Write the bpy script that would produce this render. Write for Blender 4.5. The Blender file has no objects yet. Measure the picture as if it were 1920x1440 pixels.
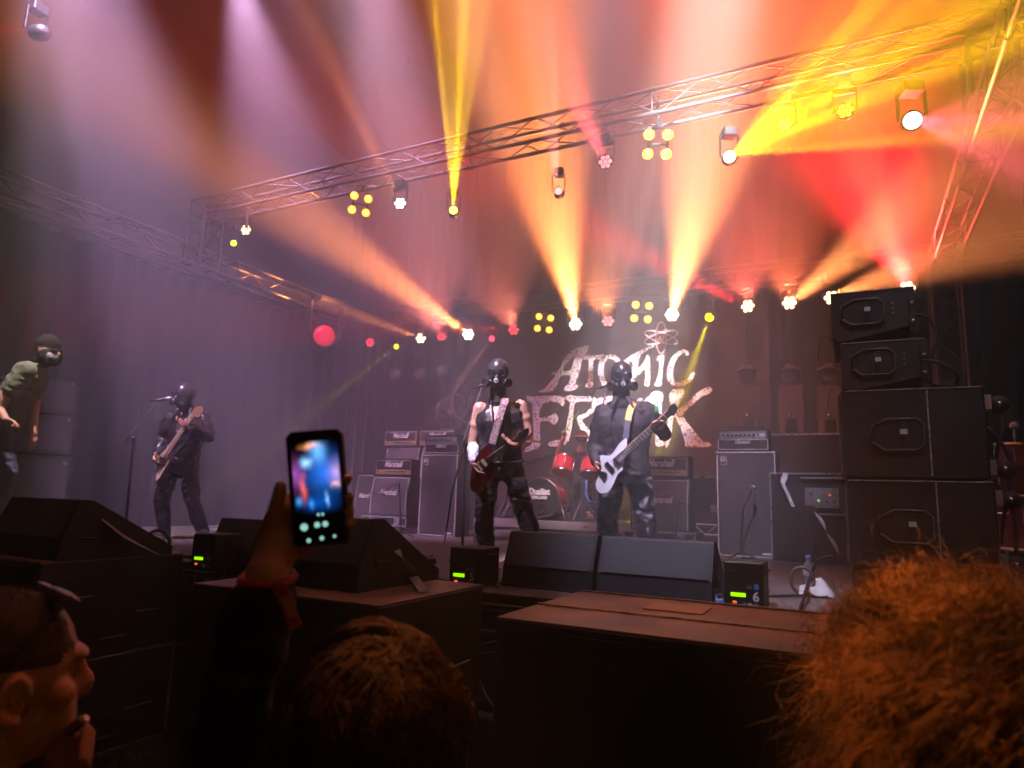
import bpy, bmesh, math, random
from mathutils import Vector, Matrix, noise
random.seed(7)
SC = bpy.context.scene
COL = SC.collection
# ---------------------------------------------------------------- camera
F_PX = 1270.0                       # focal length in pixels of the 1920-wide photograph
YAW, PIT, ROL = (math.radians(a) for a in (26.61, 9.48, 1.80))
STAGE = 1.25                        # stage floor above the grass
CAM = Vector((0, 0, 1.86))
_f = Vector((-math.sin(YAW)*math.cos(PIT), math.cos(YAW)*math.cos(PIT), math.sin(PIT)))
_r0 = Vector((math.cos(YAW), math.sin(YAW), 0)); _u0 = _r0.cross(_f)
_r = _r0*math.cos(ROL)+_u0*math.sin(ROL); _u = -_r0*math.sin(ROL)+_u0*math.cos(ROL)
cam_d = bpy.data.cameras.new('camera'); cam = bpy.data.objects.new('camera', cam_d); COL.objects.link(cam)
cam_d.sensor_width = 36; cam_d.lens = F_PX/1920*36; cam_d.clip_end = 500; cam_d.clip_start = .05
cam.matrix_world = Matrix(((_r.x, _u.x, -_f.x, CAM.x), (_r.y, _u.y, -_f.y, CAM.y), (_r.z, _u.z, -_f.z, CAM.z), (0, 0, 0, 1)))
cam_d.dof.use_dof = True; cam_d.dof.focus_distance = 6.6; cam_d.dof.aperture_fstop = 4.6
SC.camera = cam
# ---------------------------------------------------------------- world, sun, exposure
SC.render.engine = 'CYCLES'
w = bpy.data.worlds.new('World'); SC.world = w; w.use_nodes = True
nt = w.node_tree; sky = nt.nodes.new('ShaderNodeTexSky'); sky.sky_type = 'NISHITA'; sky.sun_disc = False
sky.sun_elevation = math.radians(2); sky.sun_rotation = math.radians(200)
nt.links.new(sky.outputs[0], nt.nodes['Background'].inputs[0]); nt.nodes['Background'].inputs[1].default_value = 0.004
sun_d = bpy.data.lights.new('sun', 'SUN'); sun_d.energy = .01; sun_d.angle = math.radians(.5); sun_d.color = (1, .85, .7)
sun = bpy.data.objects.new('sun', sun_d); COL.objects.link(sun); sun.rotation_euler = (math.radians(88), 0, math.radians(-20))
vs = SC.view_settings; vs.view_transform = 'Standard'; vs.look = 'None'; vs.gamma = 1; vs.exposure = 0.5; vs.use_curve_mapping = False
cy = SC.cycles
cy.use_denoising = True; cy.max_bounces = 4; cy.diffuse_bounces = 2; cy.glossy_bounces = 2; cy.transmission_bounces = 3
cy.volume_bounces = 0; cy.transparent_max_bounces = 6; cy.sample_clamp_indirect = 2.0; cy.sample_clamp_direct = 0.0
cy.use_light_tree = True; cy.caustics_reflective = False; cy.caustics_refractive = False
# ---------------------------------------------------------------- pixel -> place
def ray(x, y): return _r*((x-960)/F_PX) - _u*((y-720)/F_PX) + _f
def onz(x, y, z): d = ray(x, y); return CAM + d*((z-CAM.z)/d.z)
def ony(x, y, Y): d = ray(x, y); return CAM + d*(Y/d.y)
def onx(x, y, X): d = ray(x, y); return CAM + d*(X/d.x)
def dep(x, y, D): return CAM + ray(x, y)*D
def PXM(D): return D/F_PX            # metres per photo pixel at depth D
# ---------------------------------------------------------------- materials
MATS = {}
def mat(name, col, rough=.5, metal=0, var=.15, scale=8, bump=0, bscale=60, spec=.5, coat=0, col2=None, sheen=0, detail=4, stretch=None, emit=None, estr=0):
    if name in MATS: return MATS[name]
    m = bpy.data.materials.new(name); m.use_nodes = True; n = m.node_tree.nodes; l = m.node_tree.links
    b = n['Principled BSDF']; b.inputs['Roughness'].default_value = rough; b.inputs['Metallic'].default_value = metal
    b.inputs['Specular IOR Level'].default_value = spec; b.inputs['Coat Weight'].default_value = coat
    if sheen: b.inputs['Sheen Weight'].default_value = sheen
    tc = n.new('ShaderNodeTexCoord'); src = tc.outputs['Object']
    if stretch:
        mp = n.new('ShaderNodeMapping'); mp.inputs['Scale'].default_value = stretch; l.new(src, mp.inputs[0]); src = mp.outputs[0]
    nz = n.new('ShaderNodeTexNoise'); nz.inputs['Scale'].default_value = scale; nz.inputs['Detail'].default_value = detail; l.new(src, nz.inputs['Vector'])
    rp = n.new('ShaderNodeValToRGB'); c2 = col2 or tuple(min(1, c*(1+var)) for c in col); c1 = col if col2 else tuple(c*(1-var) for c in col)
    rp.color_ramp.elements[0].color = (*c1, 1); rp.color_ramp.elements[1].color = (*c2, 1)
    rp.color_ramp.elements[0].position = .35; rp.color_ramp.elements[1].position = .65
    l.new(nz.outputs[0], rp.inputs[0]); l.new(rp.outputs[0], b.inputs['Base Color'])
    rr = n.new('ShaderNodeMapRange'); rr.inputs[3].default_value = max(.02, rough-.12); rr.inputs[4].default_value = min(1, rough+.12)
    l.new(nz.outputs[0], rr.inputs[0]); l.new(rr.outputs[0], b.inputs['Roughness'])
    if bump:
        n2 = n.new('ShaderNodeTexNoise'); n2.inputs['Scale'].default_value = bscale; n2.inputs['Detail'].default_value = 3; l.new(src, n2.inputs['Vector'])
        bp = n.new('ShaderNodeBump'); bp.inputs['Strength'].default_value = bump; bp.inputs['Distance'].default_value = .01
        l.new(n2.outputs[0], bp.inputs['Height']); l.new(bp.outputs[0], b.inputs['Normal'])
    if emit:
        b.inputs['Emission Color'].default_value = (*emit, 1); b.inputs['Emission Strength'].default_value = estr; m.cycles.emission_sampling = 'NONE'
    MATS[name] = m
    return m
def glow(col, s):
    return mat('glow_%02d_%02d_%02d_%d' % (*[int(c*99) for c in col], int(s*10)), tuple(c*.5 for c in col), rough=.3, emit=col, estr=s)
M_ALU = mat('aluminium_tube', (.11, .11, .118), rough=.55, metal=.5, scale=14)
M_STEEL = mat('chromed_steel', (.62, .62, .64), rough=.2, metal=1, scale=20)
M_BLKMET = mat('black_painted_metal', (.022, .022, .024), rough=.45, scale=12, var=.3)
M_BLKPLY = mat('black_textured_ply', (.016, .015, .016), rough=.55, scale=9, var=.35, bump=.25, bscale=160)
M_TOLEX = mat('black_tolex', (.022, .021, .023), rough=.5, scale=20, var=.3, bump=.3, bscale=220)
M_GRILLE = mat('grille_cloth', (.075, .073, .08), rough=.85, scale=40, var=.25, bump=.3, bscale=300)
M_PIPING = mat('white_piping', (.6, .6, .6), rough=.5, scale=30)
M_WHITEP = mat('white_print', (.75, .75, .75), rough=.6, var=.05)
M_RUBBER = mat('black_rubber', (.015, .015, .016), rough=.7, var=.2)
M_LEATHER = mat('black_leather', (.026, .025, .028), rough=.26, scale=18, var=.4, bump=.6, bscale=28)
M_SKIN = mat('skin', (.55, .30, .22), rough=.5, scale=9, var=.12, bump=.08, bscale=90)
# ---------------------------------------------------------------- mesh building
class B:
    def __init__(s): s.v = []; s.f = []; s.sm = []
    def add(s, vs_, fs, M=None, smooth=False):
        o = len(s.v)
        s.v += [(M @ Vector(p)) if M is not None else Vector(p) for p in vs_]
        s.f += [tuple(i+o for i in q) for q in fs]; s.sm += [smooth]*len(fs); return s
    def box(s, c, size, M=None, taper=None):
        x, y, z = (q/2 for q in size); cx, cy_, cz = c; t = taper or (1, 1)
        p = [(cx+a*x*(t[0] if k > 0 else 1), cy_+b*y*(t[1] if k > 0 else 1), cz+k*z) for k in (-1, 1) for a, b in ((-1, -1), (1, -1), (1, 1), (-1, 1))]
        return s.add(p, [(3, 2, 1, 0), (4, 5, 6, 7), (0, 1, 5, 4), (1, 2, 6, 5), (2, 3, 7, 6), (3, 0, 4, 7)], M)
    def cyl(s, p0, p1, r0, r1=None, n=12, M=None, caps=True, smooth=True):
        p0, p1 = Vector(p0), Vector(p1); r1 = r0 if r1 is None else r1
        d = (p1-p0); q = d.to_track_quat('Z', 'Y') if d.length > 1e-9 else Matrix.Identity(3).to_quaternion()
        vs_ = []
        for p, r in ((p0, r0), (p1, r1)):
            vs_ += [p + q @ Vector((r*math.cos(2*math.pi*k/n), r*math.sin(2*math.pi*k/n), 0)) for k in range(n)]
        s.add(vs_, [(k, (k+1) % n, n+(k+1) % n, n+k) for k in range(n)], M, smooth)
        if caps:
            s.add(vs_[:n], [tuple(range(n))[::-1]], M); s.add(vs_[n:], [tuple(range(n))], M)
        return s
    def lathe(s, prof, n=20, M=None, smooth=True, ax='Z'):
        vs_ = []
        for r, h in prof:
            for k in range(n):
                a = 2*math.pi*k/n; c, d = r*math.cos(a), r*math.sin(a)
                vs_.append((c, d, h) if ax == 'Z' else ((c, h, -d) if ax == 'Y' else (h, c, d)))
        fs = []
        for i in range(len(prof)-1):
            for k in range(n):
                fs.append((i*n+k, i*n+(k+1) % n, (i+1)*n+(k+1) % n, (i+1)*n+k))
        return s.add(vs_, fs, M, smooth)
    def ball(s, c, r, n=14, m=9, M=None, R=None):
        c = Vector(c); r = (r, r, r) if isinstance(r, (int, float)) else r
        vs_, fs = [], []
        for i in range(m+1):
            t = math.pi*i/m
            for k in range(n):
                a = 2*math.pi*k/n; p = Vector((r[0]*math.sin(t)*math.cos(a), r[1]*math.sin(t)*math.sin(a), r[2]*math.cos(t)))
                vs_.append(c + (R @ p if R is not None else p))
        for i in range(m):
            for k in range(n):
                fs.append((i*n+k, (i+1)*n+k, (i+1)*n+(k+1) % n, i*n+(k+1) % n))
        return s.add(vs_, fs, M, True)
    def tube(s, pts, r, n=6, M=None, close=False):
        pts = [Vector(p) for p in pts]; vs_, fs = [], []; L = len(pts); up = None
        for i, p in enumerate(pts):
            d = (pts[min(i+1, L-1)]-pts[max(i-1, 0)]); d = d.normalized() if d.length > 1e-9 else Vector((0, 0, 1))
            a = Vector((0, 0, 1)) if up is None else up
            if abs(a.dot(d)) > .98: a = Vector((1, 0, 0))
            x = a.cross(d).normalized(); y = d.cross(x); up = y
            rr = r[i] if isinstance(r, (list, tuple)) else r
            vs_ += [p + x*rr*math.cos(2*math.pi*k/n) + y*rr*math.sin(2*math.pi*k/n) for k in range(n)]
        for i in range(L-1):
            for k in range(n): fs.append((i*n+k, i*n+(k+1) % n, (i+1)*n+(k+1) % n, (i+1)*n+k))
        fs.append(tuple(range(n))[::-1]); fs.append(tuple((L-1)*n+k for k in range(n)))
        return s.add(vs_, fs, M, True)
    def prism(s, poly, h0, h1, M=None, smooth=False):       # polygon in XY, from z=h0 to z=h1
        n = len(poly); a = sum(poly[i][0]*poly[(i+1) % n][1]-poly[(i+1) % n][0]*poly[i][1] for i in range(n))
        if a < 0: poly = poly[::-1]
        vs_ = [(x, y, h0) for x, y in poly]+[(x, y, h1) for x, y in poly]
        s.add(vs_, [tuple(range(n))[::-1], tuple(range(n, 2*n))], M)
        s.add(vs_, [(k, (k+1) % n, n+(k+1) % n, n+k) for k in range(n)], M, smooth); return s
    def mesh(s, name):
        me = bpy.data.meshes.new(name); me.from_pydata([tuple(p) for p in s.v], [], s.f); me.polygons.foreach_set('use_smooth', s.sm); me.update(); return me
    def build(s, name, m, parent=None, bevel=0, seg=1, loc=None):
        o = bpy.data.objects.new(name, s.mesh(name)); COL.objects.link(o); o.data.materials.append(m)
        if parent is not None: o.parent = parent
        if loc is not None: o.location = loc
        if bevel:
            md = o.modifiers.new('bevel', 'BEVEL'); md.width = bevel; md.segments = seg; md.limit_method = 'ANGLE'; md.angle_limit = .6
        return o
def thing(name, label, cat, loc=(0, 0, 0), rotz=0, group=None, M=None):
    o = bpy.data.objects.new(name, None); COL.objects.link(o); o.empty_display_size = .1
    if M is not None: o.matrix_world = M
    else: o.location = loc; o.rotation_euler = (0, 0, rotz)
    o['label'] = label; o['category'] = cat
    if group: o['group'] = group
    return o
def tag(o, label, cat, group=None):
    o['label'] = label; o['category'] = cat
    if group: o['group'] = group
    return o
def struct(o): o['kind'] = 'structure'; return o
UNIT = {}
def unit_rod(m, n=8):
    k = (m.name, n)
    if k not in UNIT:
        me = B().cyl((0, 0, 0), (0, 0, 1), 1, n=n).mesh('rod'); me.materials.append(m); UNIT[k] = me
    return UNIT[k]
def rod(parent, name, p0, p1, r, m, n=8):
    p0, p1 = Vector(p0), Vector(p1); d = p1-p0
    o = bpy.data.objects.new(name, unit_rod(m, n)); COL.objects.link(o); o.parent = parent
    o.matrix_local = Matrix.LocRotScale(p0, d.to_track_quat('Z', 'Y'), Vector((r, r, d.length))); return o
def share(parent, name, me, loc=(0, 0, 0), rot=None, scale=None):
    o = bpy.data.objects.new(name, me); COL.objects.link(o); o.parent = parent
    o.matrix_local = Matrix.LocRotScale(Vector(loc), rot.to_quaternion() if isinstance(rot, Matrix) else rot, Vector(scale) if scale else None); return o
def text(name, s, size, m, parent, M, shear=0, depth=.0015, bold=0, sx=1, align='CENTER'):
    c = bpy.data.curves.new(name, 'FONT'); c.body = s; c.size = size; c.shear = shear; c.extrude = depth; c.align_x = align; c.align_y = 'CENTER'; c.offset = bold; c.resolution_u = 3
    t = bpy.data.objects.new('tmp', c); COL.objects.link(t); dg = bpy.context.evaluated_depsgraph_get()
    me = bpy.data.meshes.new_from_object(t.evaluated_get(dg)); bpy.data.objects.remove(t); bpy.data.curves.remove(c)
    me.name = name; me.materials.clear(); me.materials.append(m)
    o = bpy.data.objects.new(name, me); COL.objects.link(o); o.parent = parent; o.matrix_local = M @ Matrix.Diagonal((sx, 1, 1, 1)); return o
FRONT = Matrix.Rotation(math.pi/2, 4, 'X')      # text lying in XY -> standing, facing -Y
# ---------------------------------------------------------------- setting: grass, stage, roof
gr = mat('dark_turf', (.02, .035, .012), rough=.9, scale=3, var=.5, bump=.6, bscale=40)
g = B().add([(-60, -30, 0), (60, -30, 0), (60, 60, 0), (-60, 60, 0)], [(0, 1, 2, 3)]).build('ground', gr); struct(g)
M_DECK = mat('stage_ply', (.14, .125, .12), rough=.42, scale=5, var=.45, stretch=(1, .25, 1), detail=8, bump=.12, bscale=50)
XL, XR, YF, YB = -9.9, 2.6, 4.0, 11.9
struct(B().box(((XL+XR)/2, (YF+YB)/2, STAGE-.17), (XR-XL-.02, YB-YF-.02, .3)).build('stage_frame', M_BLKMET))
sd = struct(B().box(((XL+XR)/2, (YF+YB)/2, STAGE-.016), (XR-XL-.01, YB-YF-.01, .004)).build('stage_deck', M_BLKPLY))
pw, pl = 1.25, 2.5
nx, ny = 10, 4
pan = B().box((0, 0, -.007), (1.244, 1.968, .014)).mesh('deck_panel'); pan.materials.append(M_DECK)
for i in range(nx):
    for j in range(ny):
        share(sd, 'deck_panel', pan, (XL+.625+i*1.25, YF+.99+j*1.975, STAGE+random.uniform(-.0015, .0015)))
M_SKIRT = mat('black_skirt_cloth', (.012, .011, .012), rough=.95, var=.3)
# understage scaffold
sc = thing('stage_scaffold', 'silver scaffold tubes and braces under the front edge of the stage', 'scaffold', (0, YF-.12, 0))
for x in (-9, -7.5, -6, -4.6, -3.1, -1.75, -.3, 1.2, 2.4):
    rod(sc, 'upright', (x, 0, 0), (x, 0, STAGE-.1), .024, M_ALU)
for z in (STAGE-.06, STAGE-.1, STAGE-.22, .62):
    rod(sc, 'ledger', (-9.2, 0.03, z), (2.5, .03, z), .012 if z > 1 else .03, M_ALU if z < 1.1 else M_BLKMET)
for x in (-6, -4.6, -3.1, -1.75, -.3):
    rod(sc, 'diagonal_brace', (x, -.03, .62), (x+1.3, -.03, STAGE-.2), .009, M_ALU)
    rod(sc, 'diagonal_brace', (x, -.06, STAGE-.2), (x+.5, -.06, STAGE-.5), .006, M_ALU)
M_ROOF = mat('dark_roof_tarp', (.006, .0055, .006), rough=.9, scale=2, var=.3)
rf = thing('stage_roof', 'dark sloping fabric roof over the whole stage and trusses', 'roof', (XL, 0, 9.6))
B().add([(-.6, 1.0, 1.7), (14.2, 1.0, 1.7), (14.2, 12.6, 0), (-.6, 12.6, 0), (-.6, 1.0, 1.8), (14.2, 1.0, 1.8), (14.2, 12.6, .1), (-.6, 12.6, .1)],
        [(3, 2, 1, 0), (4, 5, 6, 7), (0, 1, 5, 4), (1, 2, 6, 5), (2, 3, 7, 6), (3, 0, 4, 7)]).build('roof_sheet', M_ROOF, rf)
for k in range(2): rod(rf, 'roof_edge_tube', (-.6, 1.0+k*11.6, 1.75-k*1.7), (14.2, 1.0+k*11.6, 1.75-k*1.7), .06, M_BLKMET)
# drapes
def drape(name, label, x0, x1, z0, z1, p, yaw, m, fold=.07, wl=.33, seed=0, amp2=.03):
    t = thing(name, label, 'curtain', p, yaw)
    rnd = random.Random(seed); n = int((x1-x0)/.035); vs_, fs = [], []
    ph = [rnd.uniform(0, 6) for _ in range(4)]
    rows = [z0, z0+(z1-z0)*.25, z0+(z1-z0)*.5, z0+(z1-z0)*.75, z1]
    for j, z in enumerate(rows):
        for i in range(n+1):
            x = x0+(x1-x0)*i/n; q = x+.06*math.sin(x*1.7+ph[0]+z*.3)
            y = fold*math.sin(2*math.pi*q/wl+ph[1]+.6*math.sin(q*2.1+ph[2]))*(.75+.25*math.sin(x*.9+ph[3]))+amp2*math.sin(x*.8+z)
            vs_.append((x, y, z))
    for j in range(len(rows)-1):
        for i in range(n): a = j*(n+1)+i; fs.append((a, a+1, a+n+2, a+n+1))
    b = B(); b.add(vs_, fs, None, True); b.build('cloth', m, t)
    rod(t, 'hanging_rail', (x0, 0, z1+.03), (x1, 0, z1+.03), .025, M_BLKMET)
    return t
M_DRAPE = mat('black_wool_drape', (.007, .0062, .0072), rough=.95, scale=3, var=.3, spec=.1)
drape('back_curtain', 'tall black pleated curtain closing the back of the stage', 0, 13.2, 0, 8.2, (XL-.2, 11.75, STAGE), 0, M_DRAPE, seed=1)
drape('side_curtain', 'long black pleated curtain hanging under the side truss behind the jacketed guitarist', 0, 8.6, 0, 4.0, (-9.55, 3.2, STAGE), math.pi/2, M_DRAPE, seed=2)
drape('side_curtain', 'black pleated curtain at the stage edge beyond the speaker stack and lattice tower', 0, 7.5, 0, 8.0, (2.45, 4.4, STAGE), math.pi/2, M_DRAPE, seed=3)
# ---------------------------------------------------------------- trusses
def truss(name, label, p0, p1, side=.29, bay=.5, up=(0, 0, 1), group=None, plates=()):
    p0, p1 = Vector(p0), Vector(p1); d = p1-p0; L = d.length; z = d.normalized(); upv = Vector(up); x = upv.cross(z).normalized(); y = z.cross(x)
    M = Matrix(((z.x, x.x, y.x, p0.x), (z.y, x.y, y.y, p0.y), (z.z, x.z, y.z, p0.z), (0, 0, 0, 1)))     # local X runs along the truss
    t = thing(name, label, 'truss', M=M, group=group); h = side/2
    cs = [(-h, -h), (h, -h), (h, h), (-h, h)]
    for a, b in cs: rod(t, 'chord', (0, a, b), (L, a, b), .025, M_ALU)
    nb = max(2, round(L/bay)); s = L/nb
    for f in range(4):
        (a0, b0), (a1, b1) = cs[f], cs[(f+1) % 4]
        for k in range(nb):
            if k % 2: a0_, b0_, a1_, b1_ = a1, b1, a0, b0
            else: a0_, b0_, a1_, b1_ = a0, b0, a1, b1
            rod(t, 'brace', (k*s+.02, a0_, b0_), ((k+1)*s-.02, a1_, b1_), .01, M_ALU, 6)
        for e in [0, L]+[q for q in plates]:
            rod(t, 'end_bar', (e, a0, b0), (e, a1, b1), .014, M_ALU, 6)
    for e in plates:
        for a, b in cs: rod(t, 'coupler', (e-.06, a, b), (e+.06, a, b), .032, M_ALU)
    return t
TL, TRX, TM, TB = -9.1, 1.32, 7.0, 11.0
truss('side_truss', 'long lattice truss running along the dark side curtain behind the jacketed guitarist', (TL, 1.6, 5.42), (TL, TB+.2, 5.42), plates=(2, 4, 6))
truss('side_truss', 'lattice truss running forward from the tower behind the speaker stack', (TRX, 1.6, 5.42), (TRX, TB+.2, 5.42), plates=(2, 4, 6))
truss('back_truss', 'lattice truss across the back of the stage above the banner', (TL-.3, TB, 5.47), (TRX+1.2, TB, 5.47), plates=(2.5, 5, 7.5))
truss('middle_truss', 'raised lattice truss spanning the middle of the stage roof', (TL-.2, TM, 6.26), (TRX+1.5, TM, 6.26), plates=(2.5, 5, 7.5))
truss('lattice_tower', 'vertical lattice tower at the back beside the amplifier stacks', (TL, TB, STAGE), (TL, TB, 5.3), up=(0, 1, 0), bay=.45)
truss('lattice_tower', 'vertical lattice tower rising behind the loudspeaker stack', (TRX, TB, STAGE), (TRX, TB, 5.3), up=(0, 1, 0), bay=.36, side=.36)
truss('truss_riser', 'short lattice riser carrying the middle truss on the side truss', (TL, TM, 5.3), (TL, TM, 6.1), up=(0, 1, 0), bay=.4, side=.36)
truss('truss_riser', 'short lattice riser under the middle truss above the speaker side', (TRX, TM, 5.58), (TRX, TM, 6.1), up=(0, 1, 0), bay=.26, side=.36)
truss('front_truss', 'lattice truss above the front edge of the stage carrying wash lights', (TL-.2, 1.9, 8.35), (TRX+1.5, 1.9, 8.35), plates=(2.5, 5, 7.5))
# ---------------------------------------------------------------- stage lights
def light(name, parent, p, aim, power, col, size, blend=.6, rad=.03, gobo=None):
    d = bpy.data.lights.new(name, 'SPOT'); d.energy = power; d.color = col; d.spot_size = math.radians(size); d.spot_blend = blend; d.shadow_soft_size = rad
    o = bpy.data.objects.new(name, d); COL.objects.link(o); v = (Vector(aim)-Vector(p)).normalized()
    M = Matrix.Translation(Vector(p)+v*.06) @ (-v).to_track_quat('Z', 'Y').to_matrix().to_4x4()
    o.parent = parent; o.matrix_parent_inverse = parent.matrix_world.inverted(); o.matrix_world = M
    if gobo:
        d.use_nodes = True; n = d.node_tree.nodes; l = d.node_tree.links; e = n['Emission']
        tc = n.new('ShaderNodeTexCoord'); mp = n.new('ShaderNodeMapping'); mp.inputs['Scale'].default_value = (gobo, gobo, 0); mp.inputs['Location'].default_value = (random.uniform(0, 9), random.uniform(0, 9), 0)
        l.new(tc.outputs['Normal'], mp.inputs[0]); v_ = n.new('ShaderNodeTexVoronoi'); v_.inputs['Scale'].default_value = 1; l.new(mp.outputs[0], v_.inputs['Vector'])
        r = n.new('ShaderNodeMapRange'); r.inputs[1].default_value = .42; r.inputs[2].default_value = .25; r.inputs[3].default_value = .22; r.inputs[4].default_value = 2.3
        l.new(v_.outputs['Distance'], r.inputs[0]); l.new(r.outputs[0], e.inputs['Strength'])
    return o
def rig_head(name, label, p, aim, group, hang):
    """moving head: clamp box and yoke hang from the truss, head points along aim; returns (root, matrix of the head)"""
    t = thing(name, label, 'stage light', M=Matrix.Translation(Vector((p.x, p.y, p.z+hang))), group=group)
    v = (Vector(aim)-p).normalized(); hv = Vector((v.x, v.y, 0)); yaw = math.atan2(hv.y, hv.x)-math.pi/2
    return t, v, yaw
def moving_wash(p, aim, r, col, bright, label, group='seven lens wash lights on the trusses', facing=None, n_dark=False):
    p = Vector(p); t, v, yaw = rig_head('wash_light', label, p, aim, group, 1.75*r+.12)
    fv = ((Vector(facing)-p).normalized()+v*.5).normalized() if facing else v
    h = -(1.75*r+.12); Rz = Matrix.Rotation(yaw, 3, 'Z')
    def L(q): return Rz @ Vector(q)
    B().box((0, 0, .0), (1.5*r, 1.5*r, .10), Rz.to_4x4()).build('base', M_BLKMET, t, .008)
    for s in (-1, 1): B().box((s*1.25*r, 0, h*.55), (.16*r, .5*r, abs(h)*.95), Rz.to_4x4()).build('yoke_arm', M_BLKMET, t, .006)
    B().box((0, 0, -.07), (2.66*r, .5*r, .05), Rz.to_4x4()).build('yoke_bridge', M_BLKMET, t)
    Q = Matrix.Translation((0, 0, h)) @ fv.to_track_quat('Z', 'Y').to_matrix().to_4x4()
    hd = B().lathe([(0, -1.25*r), (.55*r, -1.2*r), (.9*r, -.8*r), (1.08*r, -.2*r), (1.08*r, .0), (1.0*r, .0), (1.0*r, -.05*r), (0, -.05*r)], 18, Q).build('head', M_BLKMET, t)
    k = ('lens', col, bright)
    if k not in UNIT:
        me = B().lathe([(.0, .07), (.5, .05), (.85, 0), (.96, -.06), (.96, -.2)], 12).mesh('lens'); me.materials.append(glow(col, bright)); UNIT[k] = me
    for i in range(7):
        a = math.pi/3*i; q = (0, 0) if i == 6 else (.64*r*math.cos(a), .64*r*math.sin(a))
        o = share(hd, 'lens', UNIT[k]); o.matrix_local = Q @ Matrix.Translation((*q, .02*r)) @ Matrix.Diagonal((.3*r, .3*r, .3*r, 1))
    return t
def beam_spot(p, aim, r, col, bright, label, group='narrow beam moving heads on the trusses', facing=None):
    p = Vector(p); t, v, yaw = rig_head('beam_light', label, p, aim, group, 2.6*r+.1)
    h = -(2.6*r+.1); Rz = Matrix.Rotation(yaw, 4, 'Z')
    fv = ((Vector(facing)-p).normalized()+v*.5).normalized() if facing else v
    B().box((0, 0, 0), (2.2*r, 2*r, .1), Rz).build('base', M_BLKMET, t, .008)
    for s in (-1, 1): B().box((s*1.5*r, 0, h*.55), (.2*r, .6*r, abs(h)*.95), Rz).build('yoke_arm', M_BLKMET, t, .006)
    Q = Matrix.Translation((0, 0, h)) @ fv.to_track_quat('Z', 'Y').to_matrix().to_4x4()
    hd = B().lathe([(0, -3*r), (.9*r, -2.9*r), (1.25*r, -2*r), (1.15*r, -.3*r), (1.1*r, 0), (.95*r, 0), (.95*r, -.1*r), (0, -.1*r)], 18, Q).build('head', M_BLKMET, t)
    o = share(hd, 'lens', B().lathe([(0, .22*r), (.5*r, .17*r), (.93*r, 0), (.93*r, -.2*r)], 16).mesh('lens')); o.data.materials.append(glow(col, bright)); o.matrix_local = Q
    return t
def blinder(p, aim, s, label, col=(1, .42, .02), bright=3, bright_in=7):
    p = Vector(p); v = (Vector(aim)-p).normalized()
    t = thing('blinder', label, 'stage light', M=Matrix.Translation(p) @ v.to_track_quat('Z', 'Y').to_matrix().to_4x4() @ Matrix.Rotation(-.12, 4, 'Z'), group='four lamp blinders on the trusses')
    B().box((0, 0, -.07), (1.5*s, .16*s, .05)).build('housing', M_BLKMET, t, .005)
    for a in (-1, 1): B().box((a*.62*s, 0, -.075), (.16*s, 1.6*s, .04)).build('housing_bar', M_BLKMET, t, .005)
    B().box((0, 1.45*s, -.1), (.05, .5*s, .04)).build('bracket', M_BLKMET, t)
    for a in (-1, 1):
        for b in (-1, 1):
            f = B().lathe([(.36*s, -.05), (.35*s, .02), (.31*s, .02), (.22*s, -.03), (0, -.04)], 18, Matrix.Translation((a*.62*s, b*.62*s, 0))).build('reflector', glow(col, bright), t)
            B().ball((a*.62*s, b*.62*s, 0), (.2*s, .2*s, .04), 12, 6).build('bulb', glow((1, .55, .06), bright_in), f)
    return t
OR, RED, YEL, PNK, LIL, AMB = (1, .28, .075), (1, .025, .03), (1, .78, .0), (1, .32, .34), (.8, .5, .88), (1, .5, .08)
W_OR, W_WH, W_RED, W_PNK = (1, .62, .3), (1, .85, .62), (1, .06, .09), (1, .3, .3)
POW = 44.0
def wash_at(px, py, Y, r, tgt, D, label, lens, bright, beam=None, facing=None):
    p = ony(px, py, Y); aim = ony(*tgt, D)
    t = moving_wash(p, aim, r, lens, bright, label, facing=facing)
    for (pw, col, size, blend) in (beam or []): light('wash_lamp', t, p, aim if size < 60 else p+Vector((0, -.95, 1)), pw*POW, col, size, blend, .06)  # wide cones are added upward fill that brightens the haze
    return t
def spot_at(px, py, Y, r, tgt, D, label, lens, bright, beam=None, facing=None):
    p = ony(px, py, Y); aim = ony(*tgt, D)
    t = beam_spot(p, aim, r, lens, bright, label, facing=facing)
    for q in (beam or []): light('beam_lamp', t, p, aim, q[0]*POW, q[1], q[2], q[3], .02, q[4] if len(q) > 4 else None)
    return t
BK, MD = 10.7, 6.95
toC = CAM+Vector((-1, 0, 1.0))
wash_at(878, 627, BK, .115, (520, 370), 6.6, 'wash light throwing a broad orange beam towards the side curtain', W_WH, 14, [(640, OR, 18, 1)], toC)
wash_at(1079, 608, BK, .115, (1003, 200), 7.6, 'white hot wash light sending an orange beam straight up over the banner lettering', W_WH, 30, [(900, OR, 30, 1)], toC)
wash_at(1260, 590, BK, .115, (1348, 200), 7.8, 'white hot wash light above the atom emblem with an orange beam fanning upward', W_WH, 30, [(800, OR, 29, 1)], toC)
wash_at(1402, 574, BK, .11, (1180, 465), 8.8, 'wash light with a slanting red beam between the atom emblem and the speaker stack', W_OR, 6, [(300, RED, 13, .8), (30, (1, .12, .07), 100, 1)], toC)
wash_at(1480, 568, BK, .11, (1640,440), 8.2, 'wash light with a short orange beam leaning over the speaker stack', W_OR, 7, [(450, OR, 14, .8), (30, (1, .15, .05), 100, 1)], toC)
wash_at(1559, 558, BK, .11, (1760, 480), 8.2, 'wash light half hidden by the top speaker cabinet', W_OR, 7, [(300, OR, 14, .8)], toC)
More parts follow.
